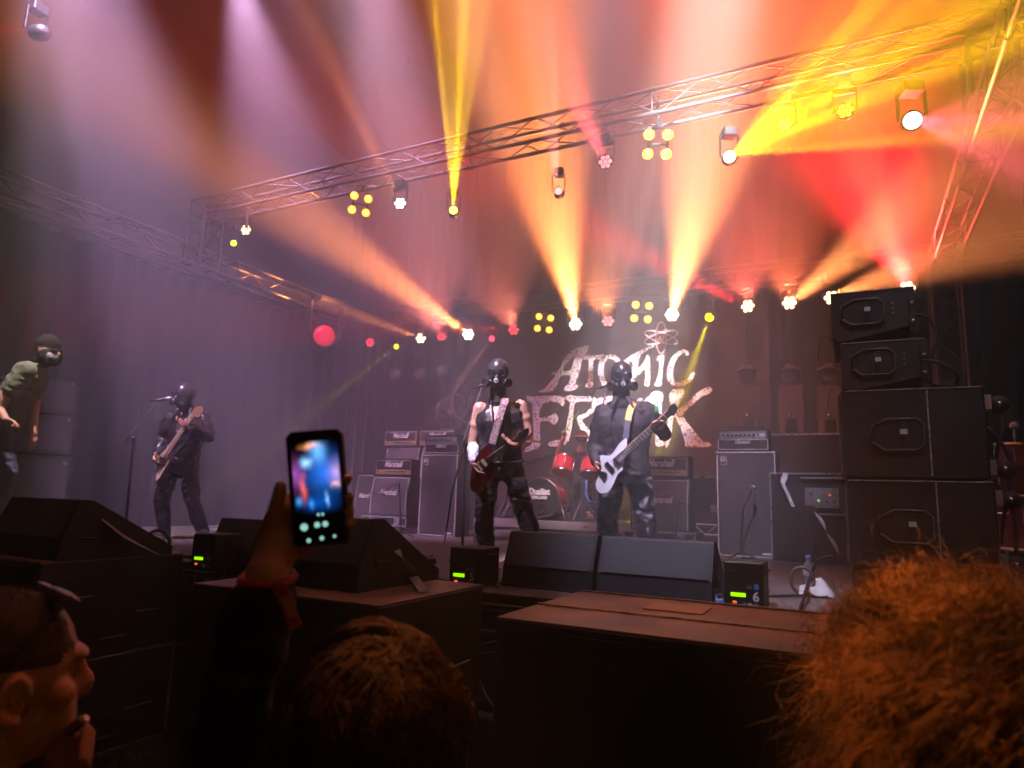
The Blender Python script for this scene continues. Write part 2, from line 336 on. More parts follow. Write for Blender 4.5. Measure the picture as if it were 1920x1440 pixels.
wash_at(1700, 541, BK, .115, (1600, 250), 8.2, 'wash light glowing red above the speaker stack', W_OR, 12, [(420, RED, 42, 1), (34, (1, .06, .05), 100, 1), (150, OR, 15, .8)], toC)
wash_at(789, 634, BK, .11, (480,520), 8.2, 'wash light with a faint orange beam crossing the lattice tower', W_OR, 9, [(200, OR, 10, .7)], toC)
wash_at(963, 618, BK, .11, (700, 610), 8.5, 'dim red wash light between the orange beam and the amber blinder', W_RED, 2.2, [(70, RED, 14, .8), (22, (1, .2, .12), 100, 1)], toC)
for i, (x, y, r) in enumerate(((828, 631, .1), (1140, 602, .11))):
    wash_at(x, y, BK, r, (x-20, y-330), 9.6, ['dim red wash light beside the faint orange beam', 'dim red wash light beside the white hot wash and amber blinder'][i], W_RED if i == 0 else W_PNK, 1.8, [(34 if i == 0 else 36, (1, .2, .17) if i == 0 else (1, .24, .07), 96, 1)], toC)
wash_at(694, 642, BK+.1, .1, (760, 700), 10.5, 'dim red wash light turned sideways next to the lattice tower', W_RED, 2, None, ony(694, 642, BK)+Vector((1, -.55, -.05)))
spot_at(743, 650, BK, .06, (660, 715), 9.6, 'small yellow beam light near the tower pointing down at the amplifiers', (.8, .75, 0), 2.5, [(60, YEL, 5, .4)], toC)
spot_at(922, 635, BK, .06, (850, 730), 9.4, 'small red beam light pointing down past the wagon wheel', W_RED, 3, [(70, W_PNK, 5, .4)], toC)
spot_at(1330, 595, BK, .075, (1262, 790), 10.3, 'yellow beam light pointing down across the banner', (.9, .8, 0), 4, [(140, YEL, 13, .3, 14)], toC)
spot_at(608, 629, 9.4, .21, (760, 640), 8.5, 'large round red lens glowing in front of the side curtain', (.75, .015, .05), 1.15, None, CAM+Vector((1.5, 0, 2.6)))
# middle truss
wash_at(750, 381, MD, .085, (630,140), 5.6, 'wash light on the middle truss with a slim peach beam leaning back', W_WH, 7, [(150, OR, 9, .8)], toC)
wash_at(461, 431, MD, .085, (150,300), 5.2, 'wash light at the end of the middle truss beside the riser', W_OR, 4, [(50, OR, 9, .8)], toC)
wash_at(1135, 303, MD, .085, (1040, 100), 5.4, 'dim pink wash light on the middle truss near the amber blinder', W_PNK, 1.7, [(110, (1, .1, .12), 24, 1)], toC)
wash_at(1471, 233, MD, .085, (1480, 10), 6.3, 'yellow tinted wash light inside the broad yellow beam', (1, .7, .08), 2.4, [(7, (1, .27, .1), 105, 1)], toC)
wash_at(1585, 207, MD, .085, (1590, 10), 6.3, 'yellow tinted wash light further along the broad yellow beam', (1, .7, .08), 1.6, [(7, (1, .2, .1), 105, 1)], toC)
spot_at(850, 394, MD, .055, (862, 0), 5.4, 'beam light on the middle truss fanning yellow rays straight up', (1, .95, .05), 9, [(560, (1, .6, 0), 18, .08, 11)], toC)
spot_at(1047, 358, MD, .05, (1005, 60), 5.4, 'beam light on the middle truss with pale pink rays rising', (1, .55, .5), 1.6, [(150, PNK, 15, .2, 16)], toC)
spot_at(1368, 294, MD, .065, (1730, 70), 4.4, 'beam light throwing a wide yellow fan across the roof', (1, .95, .5), 14, [(420, (1, .52, 0), 25, .08, 10)], toC)
spot_at(1711, 226, MD, .085, (1960, 250), 5.4, 'white glowing beam light sending pink rays to the side truss', (1, .95, .85), 5, [(60, (1, .1, .16), 30, .4, 10)], toC)
spot_at(438, 456, MD, .05, (320,380), 5.6, 'small yellow beam light hanging near the riser', (.95, .9, 0), 3, [(25, YEL, 4, .4)], toC)
spot_at(64, 62, 3.1, .06, (-80, 38), 3.0, 'red beam light hanging high in the corner above the side truss', W_RED, 5, [(60, RED, 5, .3)], ony(64, 62, 3.1)+Vector((-1, -.1, .1)))
for (x, y, Y, s, lb) in ((675, 383, MD, .155, 'amber blinder on the middle truss beside the slim peach beam'), (1233, 271, MD, .165, 'bright amber blinder on the middle truss'),
                         (1020, 606, BK, .17, 'amber blinder on the back truss above the letter A'), (1203, 585, BK, .18, 'amber blinder on the back truss above the letter M')):
    p = ony(x, y, Y); t = blinder(p, CAM+Vector((-.6, 0, .2)), s, lb)
    light('blinder_lamp', t, p, CAM+Vector((-2.4, 5.2, 3.2)), 12 if Y == MD else 16, AMB, 60, 1, .12)
# front truss washes (above the picture): pale beams entering from the top, plus added fill lights
def front_wash(x, tgt, pw, col, size, label, blend=1.0):
    p = Vector((x, 1.9, 7.9)); t = moving_wash(p, tgt, .12, tuple(.5+.5*c for c in col), 6, label)
    light('wash_lamp', t, p, tgt, pw, col, size, blend, .08)
def back_fill(x, tgt, pw, col, size, label):  # added lamps that light the rear haze and backdrop from above
    p = Vector((x, 5.4, 9.15)); t = moving_wash(p, tgt, .1, tuple(.5+.5*c for c in col), 3, label)
    light('wash_lamp', t, p, tgt, pw, col, size, 1.0, .08)
truss('roof_truss', 'lattice truss hung under the roof carrying mauve wash lights', (TL-.2, 5.4, 9.5), (TRX+1.5, 5.4, 9.5))  # added only to carry the fill lamps below
front_wash(-5.6, Vector((-7.8, 6.8, 1.6)), 9000, LIL, 34, 'lilac wash light on the front truss aimed at the jacketed guitarist')
front_wash(-3.6, Vector((-5.0, 5.9, 4.2)), 2600, LIL, 20, 'lilac wash light on the front truss crossing high over the singer')
back_fill(-7.2, Vector((-7.8, 9.5, 2.2)), 5600, (.78, .44, .8), 44, 'mauve wash light under the roof turned to the side curtain')
back_fill(-5.0, Vector((-5.6, 9.6, 2.4)), 4200, (.84, .42, .68), 42, 'mauve wash light under the roof turned to the amplifiers')
back_fill(-1.2, Vector((-2.0, 10.6, 3.2)), 4200, (1, .34, .24), 46, 'rosy wash light under the roof turned to the banner')
front_wash(-3.4, Vector((-2.9, 5.7, 2.2)), 9500, (.9, .7, 1), 12, 'pale wash light on the front truss aimed at the singer')
front_wash(-.9, Vector((-1.8, 6.0, 2.2)), 9500, (.86, .7, 1), 12, 'pale wash light on the front truss aimed at the bass player')
front_wash(.7, Vector((-3.4, 11.4, 3.75)), 38000, (.96, .84, .86), 15, 'rosy wash light on the front truss aimed at the banner')
front_wash(-2.2, Vector((-3.6, 9.2, 2.0)), 9000, (1, .72, .8), 10, 'rosy wash light on the front truss aimed at the drum kit')  # added lamp to brighten the drums
front_wash(-4.4, Vector((-6.4, 3.3, 2.6)), 3600, (1, .82, .8), 13, 'soft wash light on the front truss aimed at the crew man')  # added lamp that lifts the leaning man out of the dark
front_wash(1.1, Vector((.3, 5.2, 2.2)), 420, (.8, .74, 1), 22, 'dim lilac wash light on the front truss aimed at the speaker stack')  # extra fill put on the dark cabinets
front_wash(-1.4, Vector((-1.0, 5.2, 1.25)), 2900, (.78, .72, 1), 21, 'dim pale wash light on the front truss aimed at the wedge monitors')  # added fill for the wedges and the floor behind them
front_wash(-.3, Vector((-1.0, 8.6, 1.9)), 3600, (.78, .66, 1), 15, 'lilac wash light on the front truss aimed at the tall bass cabinet')  # added fill lifting the backline on this side
front_wash(-2.8, dep(1605, 1060, .9), 5500, (1, .3, .06), 4, 'amber wash light on the front truss tipped onto the frizzy hair')  # added lamp for the orange rim on the hair
front_wash(-1.8, dep(850, 1240, .86), 1700, (1, .33, .08), 4, 'amber wash light on the front truss tipped onto the person with the phone')  # added lamp giving the short hair its warm edge
front_wash(-.2, dep(90, 1230, .98), 200, (1, .16, .06), 8, 'red amber wash light on the front truss tipped onto the shaven man')  # added lamp reddening the face and hand
front_wash(-4.2, Vector((-.8, 3.2, 1.35)), 700, (1, .36, .13), 10, 'amber wash light on the front truss tipped onto the subwoofers')  # added lamp warming the cabinet tops
# ---------------------------------------------------------------- haze
M_HAZE = bpy.data.materials.new('stage_haze'); M_HAZE.use_nodes = True; hn = M_HAZE.node_tree.nodes; hn.remove(hn['Principled BSDF'])
pv = hn.new('ShaderNodeVolumePrincipled'); pv.inputs['Color'].default_value = (.95, .93, .95, 1); pv.inputs['Density'].default_value = .062; pv.inputs['Anisotropy'].default_value = .05
M_HAZE.node_tree.links.new(pv.outputs[0], hn['Material Output'].inputs['Volume']); M_HAZE.cycles.homogeneous_volume = True
hz = B().box((-4, 3, 5.4), (60, 44, 13.2)).build('haze', M_HAZE); hz['kind'] = 'stuff'; hz['label'] = 'thin stage smoke filling the air under the roof'
# ---------------------------------------------------------------- banner
def smooth_poly(pts, k=4):
    out = []; n = len(pts)
    for i in range(n):
        p0, p1, p2, p3 = (Vector(pts[(i+j-1) % n]) for j in range(4))
        for q in range(k):
            t = q/k
            out.append(.5*((2*p1)+(p2-p0)*t+(2*p0-5*p1+4*p2-p3)*t*t+(3*p1-p0-3*p2+p3)*t**3))
    return out
def flat_shape(name, outlines, m, parent, M, depth=.0015):
    c = bpy.data.curves.new(name, 'CURVE'); c.dimensions = '2D'; c.fill_mode = 'BOTH'; c.extrude = depth
    for pl in outlines:
        sp = c.splines.new('POLY'); sp.points.add(len(pl)-1); sp.use_cyclic_u = True
        for p, q in zip(sp.points, pl): p.co = (q[0], q[1], 0, 1)
    t = bpy.data.objects.new('tmp', c); COL.objects.link(t); dg = bpy.context.evaluated_depsgraph_get()
    me = bpy.data.meshes.new_from_object(t.evaluated_get(dg)); bpy.data.objects.remove(t); bpy.data.curves.remove(c)
    me.name = name; me.materials.clear(); me.materials.append(m)
    o = bpy.data.objects.new(name, me); COL.objects.link(o); o.parent = parent; o.matrix_local = M; return o
M_LETTER = bpy.data.materials.new('speckled_print'); M_LETTER.use_nodes = True
_n, _l = M_LETTER.node_tree.nodes, M_LETTER.node_tree.links; _b = _n['Principled BSDF']; _b.inputs['Roughness'].default_value = .8
_tc = _n.new('ShaderNodeTexCoord'); _n1 = _n.new('ShaderNodeTexNoise'); _n1.inputs['Scale'].default_value = 2.6; _n1.inputs['Detail'].default_value = 5
_l.new(_tc.outputs['Object'], _n1.inputs['Vector']); _r1 = _n.new('ShaderNodeValToRGB'); _e = _r1.color_ramp.elements
_e[0].position = .3; _e[0].color = (.3, .36, .7, 1); _e[1].position = .72; _e[1].color = (1, .88, .62, 1)
for _p, _c in ((.4, (.85, .75, .88, 1)), (.47, (.95, .8, .8, 1)), (.56, (1, .9, .85, 1)), (.64, (.95, .75, .7, 1))): _x = _e.new(_p); _x.color = _c
_l.new(_n1.outputs[0], _r1.inputs[0])
_n2 = _n.new('ShaderNodeTexNoise'); _n2.inputs['Scale'].default_value = 26; _n2.inputs['Detail'].default_value = 3; _l.new(_tc.outputs['Object'], _n2.inputs['Vector'])
_r2 = _n.new('ShaderNodeValToRGB'); _r2.color_ramp.elements[0].position = .4; _r2.color_ramp.elements[0].color = (.08, .03, .05, 1); _r2.color_ramp.elements[1].position = .46; _r2.color_ramp.elements[1].color = (1, 1, 1, 1)
_l.new(_n2.outputs[0], _r2.inputs[0]); _mx = _n.new('ShaderNodeMixRGB'); _mx.blend_type = 'MULTIPLY'; _mx.inputs[0].default_value = 1
_l.new(_r1.outputs[0], _mx.inputs[1]); _l.new(_r2.outputs[0], _mx.inputs[2]); _l.new(_mx.outputs[0], _b.inputs['Base Color'])
LET = dict(
 A=[[(145,722),(205,697),(255,640),(305,570),(268,565),(268,540),(335,525),(385,430),(450,350),(530,310),(620,293),(603,355),(570,400),(550,470),(530,550),(505,630),(490,662),(522,665),(505,700),(450,722),(392,715),(398,682),(428,650),(447,580),(360,580),(330,640),(300,700),(255,730),(170,735)],[(375,525),(455,515),(480,400),(420,450)]],
 T=[[(562,400),(590,382),(700,380),(765,376),(770,400),(735,425),(672,428),(665,520),(660,620),(668,680),(630,692),(590,680),(590,655),(610,640),(618,540),(622,430),(575,425)]],
 O=[[(712,540),(720,460),(750,405),(810,376),(880,386),(920,430),(945,520),(930,610),(890,670),(830,695),(770,680),(730,620)],[(765,540),(775,460),(810,420),(860,425),(890,470),(900,540),(885,610),(850,655),(800,650),(775,600)]],
 M=[[(950,445),(1000,400),(1080,350),(1180,310),(1235,285),(1245,298),(1180,335),(1120,375),(1100,420),(1090,500),(1150,440),(1170,390),(1198,390),(1205,500),(1205,640),(1190,675),(1160,678),(1150,655),(1158,600),(1150,520),(1090,580),(1060,600),(1050,640),(1040,690),(1000,690),(1010,600),(1040,480),(1030,440),(990,470)]],
 I=[[(1272,395),(1330,380),(1340,390),(1330,480),(1318,600),(1312,665),(1290,678),(1250,672),(1245,655),(1262,630),(1285,540),(1290,440),(1268,440)]],
 C=[[(1570,390),(1545,385),(1535,355),(1480,390),(1440,460),(1420,560),(1440,630),(1490,635),(1550,610),(1590,560),(1620,545),(1628,570),(1590,630),(1520,670),(1440,675),(1390,640),(1365,580),(1370,500),(1400,420),(1450,360),(1520,328),(1570,345)]],
 F=[[(30,765),(100,775),(200,765),(330,768),(390,790),(392,840),(370,865),(340,835),(250,825),(180,855),(155,930),(160,975),(250,960),(300,935),(330,965),(325,1010),(290,1040),(250,1010),(165,1015),(160,1100),(165,1200),(150,1260),(80,1285),(20,1300),(30,1250),(80,1230),(100,1100),(90,950),(85,840),(40,820)]],
 R=[[(398,790),(440,760),(520,775),(620,768),(690,790),(710,830),(680,900),(620,960),(560,1000),(620,1080),(680,1180),(740,1220),(700,1250),(640,1230),(570,1130),(520,1020),(520,960),(590,930),(640,880),(650,840),(600,820),(500,835),(480,900),(470,1010),(455,1100),(430,1200),(400,1230),(300,1250),(245,1240),(240,1210),(300,1190),(370,1180),(400,1090),(430,950),(440,830)]],
 E=[[(720,790),(850,765),(900,800),(800,830),(770,920),(860,930),(860,970),(770,980),(770,1150),(900,1170),(900,1220),(720,1240),(690,1200),(720,1000),(700,850)]],
 A2=[[(1000,1230),(1060,1050),(1130,850),(1220,740),(1290,722),(1330,760),(1320,850),(1310,1000),(1320,1180),(1350,1230),(1260,1240),(1250,1100),(1150,1110),(1100,1240)],[(1170,1040),(1250,1030),(1255,850),(1210,880)]],
 K=[[(1385,760),(1420,710),(1490,697),(1530,720),(1520,770),(1490,830),(1460,890),(1480,890),(1560,830),(1650,740),(1740,688),(1790,690),(1795,715),(1760,750),(1690,780),(1600,860),(1520,940),(1560,1020),(1640,1120),(1700,1190),(1760,1210),(1790,1235),(1720,1255),(1600,1255),(1540,1250),(1535,1210),(1510,1120),(1460,1000),(1430,970),(1415,1060),(1400,1180),(1360,1260),(1350,1240),(1365,1120),(1375,960),(1400,860),(1385,800)]])
BY = 11.42
def ban(cx, cy_):                       # banner drawing -> metres on the banner cloth
    p = ony(980+cx*.19792, 590+cy_*.19795, BY); return (p.x+3.9, p.z-2.0)
bn = thing('stage_banner', 'black cloth banner with speckled pale ATOMIC FREAK lettering and atom emblem', 'banner', (-3.9, BY, 2.0))
M_BANNER = mat('banner_cloth', (.035, .026, .022), rough=.9, scale=2, var=.25)
B().box((0, .03, 1.45), (5.6, .012, 3.5)).build('cloth', M_BANNER, bn)
for k, o in LET.items(): flat_shape('letter', [smooth_poly([ban(*q) for q in pl]) for pl in o], M_LETTER, bn, Matrix.Translation((0, .018, 0)) @ FRONT, .003)
M_PALE = mat('pale_print', (.8, .7, .75), rough=.8, var=.15)
for i, (rx, ry, a) in enumerate(((50, 150, 0), (162, 46, 17), (162, 46, -17))):
    ring = []
    for s_ in (1, -1):
        a_ = math.radians(a); pl = []
        for q in range(40):
            t = 2*math.pi*q/40; wdt = 6+3*abs(math.sin(t*1.0)); X, Y = (rx+s_*wdt)*math.cos(t), (ry+s_*wdt)*math.sin(t)
            pl.append(ban(1310+X*math.cos(a_)-Y*math.sin(a_), 215+X*math.sin(a_)+Y*math.cos(a_)))
        ring.append(pl)
    flat_shape('atom_orbit', ring, M_PALE, bn, Matrix.Translation((0, .02-i*.007, 0)) @ FRONT, .002)
x_, z_ = ban(1308, 225); text('emblem_letters', 'AF', .13, M_PALE, bn, Matrix.Translation((x_, .012, z_)) @ FRONT, shear=.25, bold=.004)
# ---------------------------------------------------------------- amplifiers
M_GOLD = mat('gold_control_panel', (.62, .46, .22), rough=.35, metal=.6, scale=40)
M_SILVER = mat('silver_panel', (.4, .4, .43), rough=.35, metal=.7, scale=30)
M_CASEAL = mat('flight_case_aluminium', (.55, .56, .6), rough=.3, metal=.8, scale=15)
def frame(b, w_, h_, y, z0, t=.012, d=.012):
    b.box((0, y, z0+t/2), (w_, d, t)).box((0, y, z0+h_-t/2), (w_, d, t)).box((-w_/2+t/2, y, z0+h_/2), (t, d, h_-2*t)).box((w_/2-t/2, y, z0+h_/2), (t, d, h_-2*t)); return b
def head_amp(p, rz, label, kind, w_=.72, h_=.28, d_=.24):
    t = thing('amplifier_head', label, 'amplifier', p, rz, 'amplifier heads of the backline')
    if kind == 'marshall':
        B().box((0, d_/2, h_/2), (w_, d_, h_)).build('shell', M_TOLEX, t, .012, 2)
        frame(B(), w_-.05, h_-.05, -.004, .025, .006, .012).build('piping', M_PIPING, t)
        B().box((0, -.003, h_*.64), (w_-.07, .012, h_*.5)).build('grille', M_TOLEX, t)
        pn = B().box((0, -.004, .066), (w_-.07, .014, .062)).build('control_panel', M_GOLD, t)
        kb = B().cyl((0, 0, 0), (0, -.018, 0), .011, n=8).mesh('knob'); kb.materials.append(M_RUBBER)
        for i in range(10): share(pn, 'knob', kb, (-.12+i*.038, -.011, .066))
        B().box((-w_*.4, -.014, .066), (.05, .012, .03)).build('switch', mat('red_switch', (.4, .02, .02)), pn)
        text('lettering', 'Marshall', .125, M_WHITEP, t, Matrix.Translation((0, -.016, h_*.66)) @ FRONT, shear=.35, bold=.004, sx=.8)
    else:
        B().box((0, d_/2, h_/2), (w_, d_, h_)).build('shell', M_TOLEX, t, .01, 2)
        pn = B().box((0, -.003, h_*.72), (w_-.06, .014, h_*.34)).build('control_panel', M_SILVER, t)
        kb = B().cyl((0, 0, 0), (0, -.02, 0), .014, n=8).mesh('knob'); kb.materials.append(M_RUBBER)
        for i in range(9): share(pn, 'knob', kb, (-.22+i*.05, -.009, h_*.72))
        B().box((.2, -.012, h_*.72), (.09, .006, .03)).build('meter', M_WHITEP, pn)
        frame(B(), w_-.02, h_*.46, -.004, .02, .008).build('piping', M_PIPING, t)
        bd = frame(B(), .17, .05, -.008, h_*.33, .005, .008).build('badge', M_PIPING, t)
        text('lettering', 'Ampeg', .05, M_WHITEP, t, Matrix.Translation((-.0, -.012, h_*.33+.025)) @ FRONT, bold=.001)
    return t
def cab(p, rz, label, kind, w_=.72, h_=.64, d_=.34):
    t = thing('speaker_cabinet', label, 'speaker cabinet', p, rz, 'speaker cabinets of the backline')
    if kind == 'marshall':
        pr = [(0, 0), (d_, 0), (d_, h_), (.07, h_), (0, h_*.52)]
        Mx = Matrix(((0, 0, 1, -w_/2), (1, 0, 0, 0), (0, 1, 0, 0), (0, 0, 0, 1)))
        B().prism(pr, 0, w_, Mx).build('shell', M_TOLEX, t, .01)
        for nm, (ya, za), (yb, zb) in (('lower_grille', (0, .03), (0, h_*.51)), ('upper_grille', (0, h_*.53), (.066, h_-.04))):
            B().add([(-w_/2+.035, ya-.006, za), (w_/2-.035, ya-.006, za), (w_/2-.035, yb-.006, zb), (-w_/2+.035, yb-.006, zb)], [(0, 1, 2, 3)]).build(nm, M_GRILLE, t)
        for s in (-1, 1):
            rod(t, 'piping', (s*(w_/2-.03), -.006, .03), (s*(w_/2-.03), -.006, h_*.52), .006, M_PIPING)
            rod(t, 'piping', (s*(w_/2-.03), -.006, h_*.52), (s*(w_/2-.03), .06, h_-.035), .006, M_PIPING)
        rod(t, 'piping', (-w_/2+.03, .06, h_-.035), (w_/2-.03, .06, h_-.035), .006, M_PIPING)
        text('lettering', 'Marshall', .115, M_WHITEP, t, Matrix.Translation((0, -.012, h_*.58)) @ FRONT, shear=.35, bold=.004, sx=.8)
    else:
        B().box((0, d_/2, h_/2), (w_, d_, h_)).build('shell', M_TOLEX, t, .012)
        B().box((0, -.002, h_/2), (w_-.05, .01, h_-.05)).build('grille', M_GRILLE, t)
        frame(B(), w_-.012, h_-.012, -.006, .006, .014, .014).build('piping', M_PIPING, t)
        for s in (-1, 1):
            for z in (.02, h_-.02): B().ball((s*(w_/2-.015), -.002, z), .024, 8, 6).build('corner_protector', M_CASEAL, t)
        bd = frame(B(), .075, .1, -.01, h_-.16, .006, .006).build('badge', M_PIPING, t); bd.location.x = -w_/2+.085
        B().lathe([(.026, 0), (.026, .004), (.014, .004), (.014, 0)], 16, Matrix.Translation((-w_/2+.085, -.012, h_-.1)) @ FRONT).build('logo', M_WHITEP, t)
        B().box((w_/2-.12, -.01, .05), (.11, .006, .022)).build('name_plate', M_WHITEP, t)
    return t
def tray(p, rz, label, w_=.86, h_=.15, d_=.5):
    t = thing('flight_case_tray', label, 'flight case', p, rz, 'aluminium edged case trays')
    B().box((0, d_/2, h_/2), (w_, d_, h_)).build('panel', M_BLKPLY, t)
    frame(B(), w_+.01, h_+.005, -.008, 0, .028, .02).build('edge', M_CASEAL, t, .004)
    for s in (-1, 1): B().box((s*w_*.3, -.02, h_*.5), (.1, .015, .1)).build('latch', M_CASEAL, t, .004)
    for s in (-1, 1):
        wh = B().cyl((s*w_*.36-.02, .07, -.05), (s*w_*.36+.02, .07, -.05), .045, n=14).build('wheel', M_RUBBER, t)
    return t
def at_floor(px, py, Y): p = ony(px, py, Y); return Vector((p.x, Y, STAGE))
# front left
pA = at_floor(818, 1000, 8.8)
cab(pA, 0, 'tall bass cabinet with square badge standing between the singer and the slanted cabinet', 'ampeg', .66, 1.22, .42)
head_amp(pA+Vector((.01, .02, 1.222)), 0, 'silver panelled amplifier head on the bass cabinet nearest the singer', 'ampeg', .62, .3, .34)
pM = at_floor(722, 1000, 8.9); tb = .14
tray(pM+Vector((.0, -.05, .1)), 0, 'silver edged case tray under the slanted cabinet beside the bass cabinet')
cab(pM+Vector((.02, 0, .25)), 0, 'slanted Marshall cabinet standing on a silver edged tray beside the bass cabinet', 'marshall', .74, .64, .36)
head_amp(pM+Vector((.05, .05, .89)), 0, 'gold panelled Marshall head on the slanted cabinet beside the bass cabinet', 'marshall', .72, .27, .24)
# back left row
pB = at_floor(745, 980, 10.3); pC = at_floor(815, 980, 10.3)
for q, lb in ((pB, 'dark cabinet stack behind the slanted Marshall cabinet'), (pC, 'dark cabinet stack behind the bass cabinet nearest the singer')):
    cab(q, 0, lb+', lower box', 'marshall', .76, .75, .36); cab(q+Vector((0, .0, .752)), 0, lb+', upper box', 'marshall', .76, .72, .36)
ph = ony(751, 830, 10.32); head_amp(Vector((ph.x, 10.32, STAGE+1.474)), 0, 'Marshall head on top of the rear stack next to the lattice tower', 'marshall', .74, .29, .24)
head_amp(Vector((ony(819, 828, 10.32).x, 10.32, STAGE+1.474)), 0, 'Marshall head on top of the rear stack behind the bass cabinet', 'marshall', .76, .29, .24)
ps = at_floor(683, 990, 9.9)
cs_ = cab(ps, .12, 'plain black cabinet with white piping beside the lattice tower', 'marshall', .5, .95, .4)
text('lettering', 'ESP', .06, M_WHITEP, thing('sticker_panel', 'small black panel with white ESP sticker above the slanted cabinet', 'panel', (ony(762, 856, 9.6).x, 9.6, 2.35)), FRONT.copy(), bold=.003)
_sp = bpy.data.objects['sticker_panel']; B().box((0, .012, 0), (.34, .015, .16)).build('board', M_TOLEX, _sp)
rod(_sp, 'leg', (0, .02, -.08), (0, .02, -.93), .02, M_BLKMET)
# behind the bass player
pD = at_floor(1237, 1005, 8.5)
tray(pD+Vector((0, -.05, .1)), 0, 'silver edged case tray under the Marshall cabinet behind the bass player', .9)
cab(pD+Vector((0, 0, .25)), 0, 'Marshall cabinet standing behind the bass player', 'marshall', .74, .66, .36)
head_amp(pD+Vector((0, .05, .912)), 0, 'gold panelled Marshall head behind the bass player', 'marshall', .72, .27, .24)
pE = at_floor(1402, 1036, 8.55)
cab(pE, 0, 'tall bass cabinet with square badge standing between the bass player and the speaker stack', 'ampeg', .68, 1.24, .42)
head_amp(pE+Vector((-.03, .03, 1.242)), 0, 'silver panelled amplifier head on the bass cabinet near the speaker stack', 'ampeg', .6, .27, .34)
B().box((0, .14, .02), (.42, .26, .04)).build('effects_box', M_BLKMET, None, .006, loc=pE+Vector((0, .04, 1.514))); tag(bpy.data.objects['effects_box'], 'low black box lying on the amplifier head near the speaker stack', 'box')
# flight cases
def case(name, label, p, rz, size, m=M_BLKPLY):
    t = thing(name, label, 'flight case', p, rz); w_, d_, h_ = size
    B().box((0, d_/2, h_/2), (w_, d_, h_)).build('panel', m, t)
    for s in (-1, 1):
        for z in (.012, h_-.012): B().box((0, -.002 if s < 0 else d_+.002, z), (w_+.012, .03, .03)).build('edge', M_CASEAL if z > .1 else M_BLKMET, t)
        for y in (0, d_): B().box((s*w_/2, y, h_/2), (.03, .03, h_-.06)).build('edge', M_BLKMET, t)
    for s in (-1, 1): B().box((s*w_*.25, -.018, h_*.55), (.1, .012, .1)).build('latch', M_CASEAL, t, .003)
    return t
case('flight_case', 'very large dark flight case standing behind the guitar boat case', at_floor(1520, 960, 9.6), 0, (1.35, .7, 1.55))
case('flight_case', 'dark flight case with silver edges between Marshall cabinet and tall bass cabinet', at_floor(1313, 985, 9.6), 0, (.75, .6, .98))
st = thing('folded_riser', 'silver folded riser frame leaning between the two cabinets behind the bass player', 'riser', at_floor(1322, 975, 9.3))
for z in (.2, .33): rod(st, 'rail', (-.3, 0, z), (.3, 0, z), .014, M_CASEAL)
for k in range(4): rod(st, 'brace', (-.3+k*.15, 0, .2+.13*(k % 2)), (-.15+k*.15, 0, .33-.13*(k % 2)), .01, M_CASEAL)
for s in (-.28, .28): rod(st, 'leg', (s, 0, 0), (s, 0, .2), .014, M_CASEAL)
# guitar rack case with a white necked guitar
gc = thing('guitar_boat', 'black guitar rack case with two pale curved strips beside the speaker stack', 'guitar case', at_floor(1512, 1043, 8.0))
B().prism([(-.34, 0), (.42, 0), (.42, .95), (-.34, .95)], 0, .5, Matrix(((1, 0, 0, 0), (0, 0, 1, .05), (0, 1, 0, 0), (0, 0, 0, 1)))).build('back_panel', M_BLKPLY, gc)
B().prism([(-.3, .05), (.36, .05), (.26, .3), (.1, .62), (-.3, .62)], 0, .05, Matrix(((1, 0, 0, 0), (0, 0, 1, -.02), (0, 1, 0, 0), (0, 0, 0, 1)))).build('front_panel', M_RUBBER, gc)
for (x0, z0, x1, z1) in ((.09, .56, .2, .36), (.2, .34, .31, .12)):
    c = [(x0, z0)]+[(x0+(x1-x0)*t+.035*math.sin(math.pi*t), z0+(z1-z0)*t+.02*math.sin(math.pi*t)) for t in (.2, .4, .6, .8)]+[(x1, z1)]
    B().prism(c, 0, .008, Matrix(((1, 0, 0, 0), (0, 0, 1, -.034), (0, 1, 0, 0), (0, 0, 0, 1)))).build('pale_strip', M_WHITEP, gc)
frame(B(), .78, .97, .04, 0, .018, .018).build('edge', M_CASEAL, gc, loc=(.04, 0, 0))
gn = thing('spare_guitar', 'white necked guitar resting in the rack case beside the speaker stack', 'guitar', at_floor(1495, 1043, 8.0)+Vector((-.02, -.05, .6)))
rod(gn, 'neck', (0, 0, 0), (-.1, .02, .26), .019, M_WHITEP)
B().prism([(-.022, 0), (.022, 0), (.034, .06), (.016, .12), (-.026, .115), (-.034, .06)], -.01, .01, Matrix.Translation((-.1, .02, .25)) @ Matrix.Rotation(.35, 4, 'Y') @ FRONT).build('headstock', M_WHITEP, gn)
for k in range(3):
    for s in (-1, 1): B().ball((-.12+s*.036, .02, .29+k*.027), .009, 8, 5).build('tuner', M_STEEL, gn)
B().prism([(-.16, -.5), (.16, -.5), (.2, -.3), (.1, -.12), (.06, 0), (-.06, 0), (-.1, -.12), (-.2, -.3)], -.02, .02, FRONT).build('body', M_BLKMET, gn)
rk = thing('rack_unit', 'grey rack unit with dials and a small green light near the speaker stack', 'rack', Vector((ony(1541, 940, 8.0).x, 8.0, ony(1541, 955, 8.0).z)))
B().box((0, .2, .12), (.36, .4, .26)).build('housing', M_BLKMET, rk)
fp = B().box((0, -.006, .12), (.33, .012, .21)).build('front_plate', M_SILVER, rk)
for i, (x, z, c) in enumerate(((-.1, .16, M_RUBBER), (-.03, .09, glow((.3, 1, .1), .8)), (.08, .15, glow((1, .15, .05), .8)), (.05, .08, M_RUBBER), (.12, .08, M_RUBBER))): B().box((x, -.016, z), (.022, .012, .02)).build('control', c, fp)
for z in (-.05, .33): B().box((.05, .2, z), (.5, .4, .02)).build('shelf', M_CASEAL, rk)
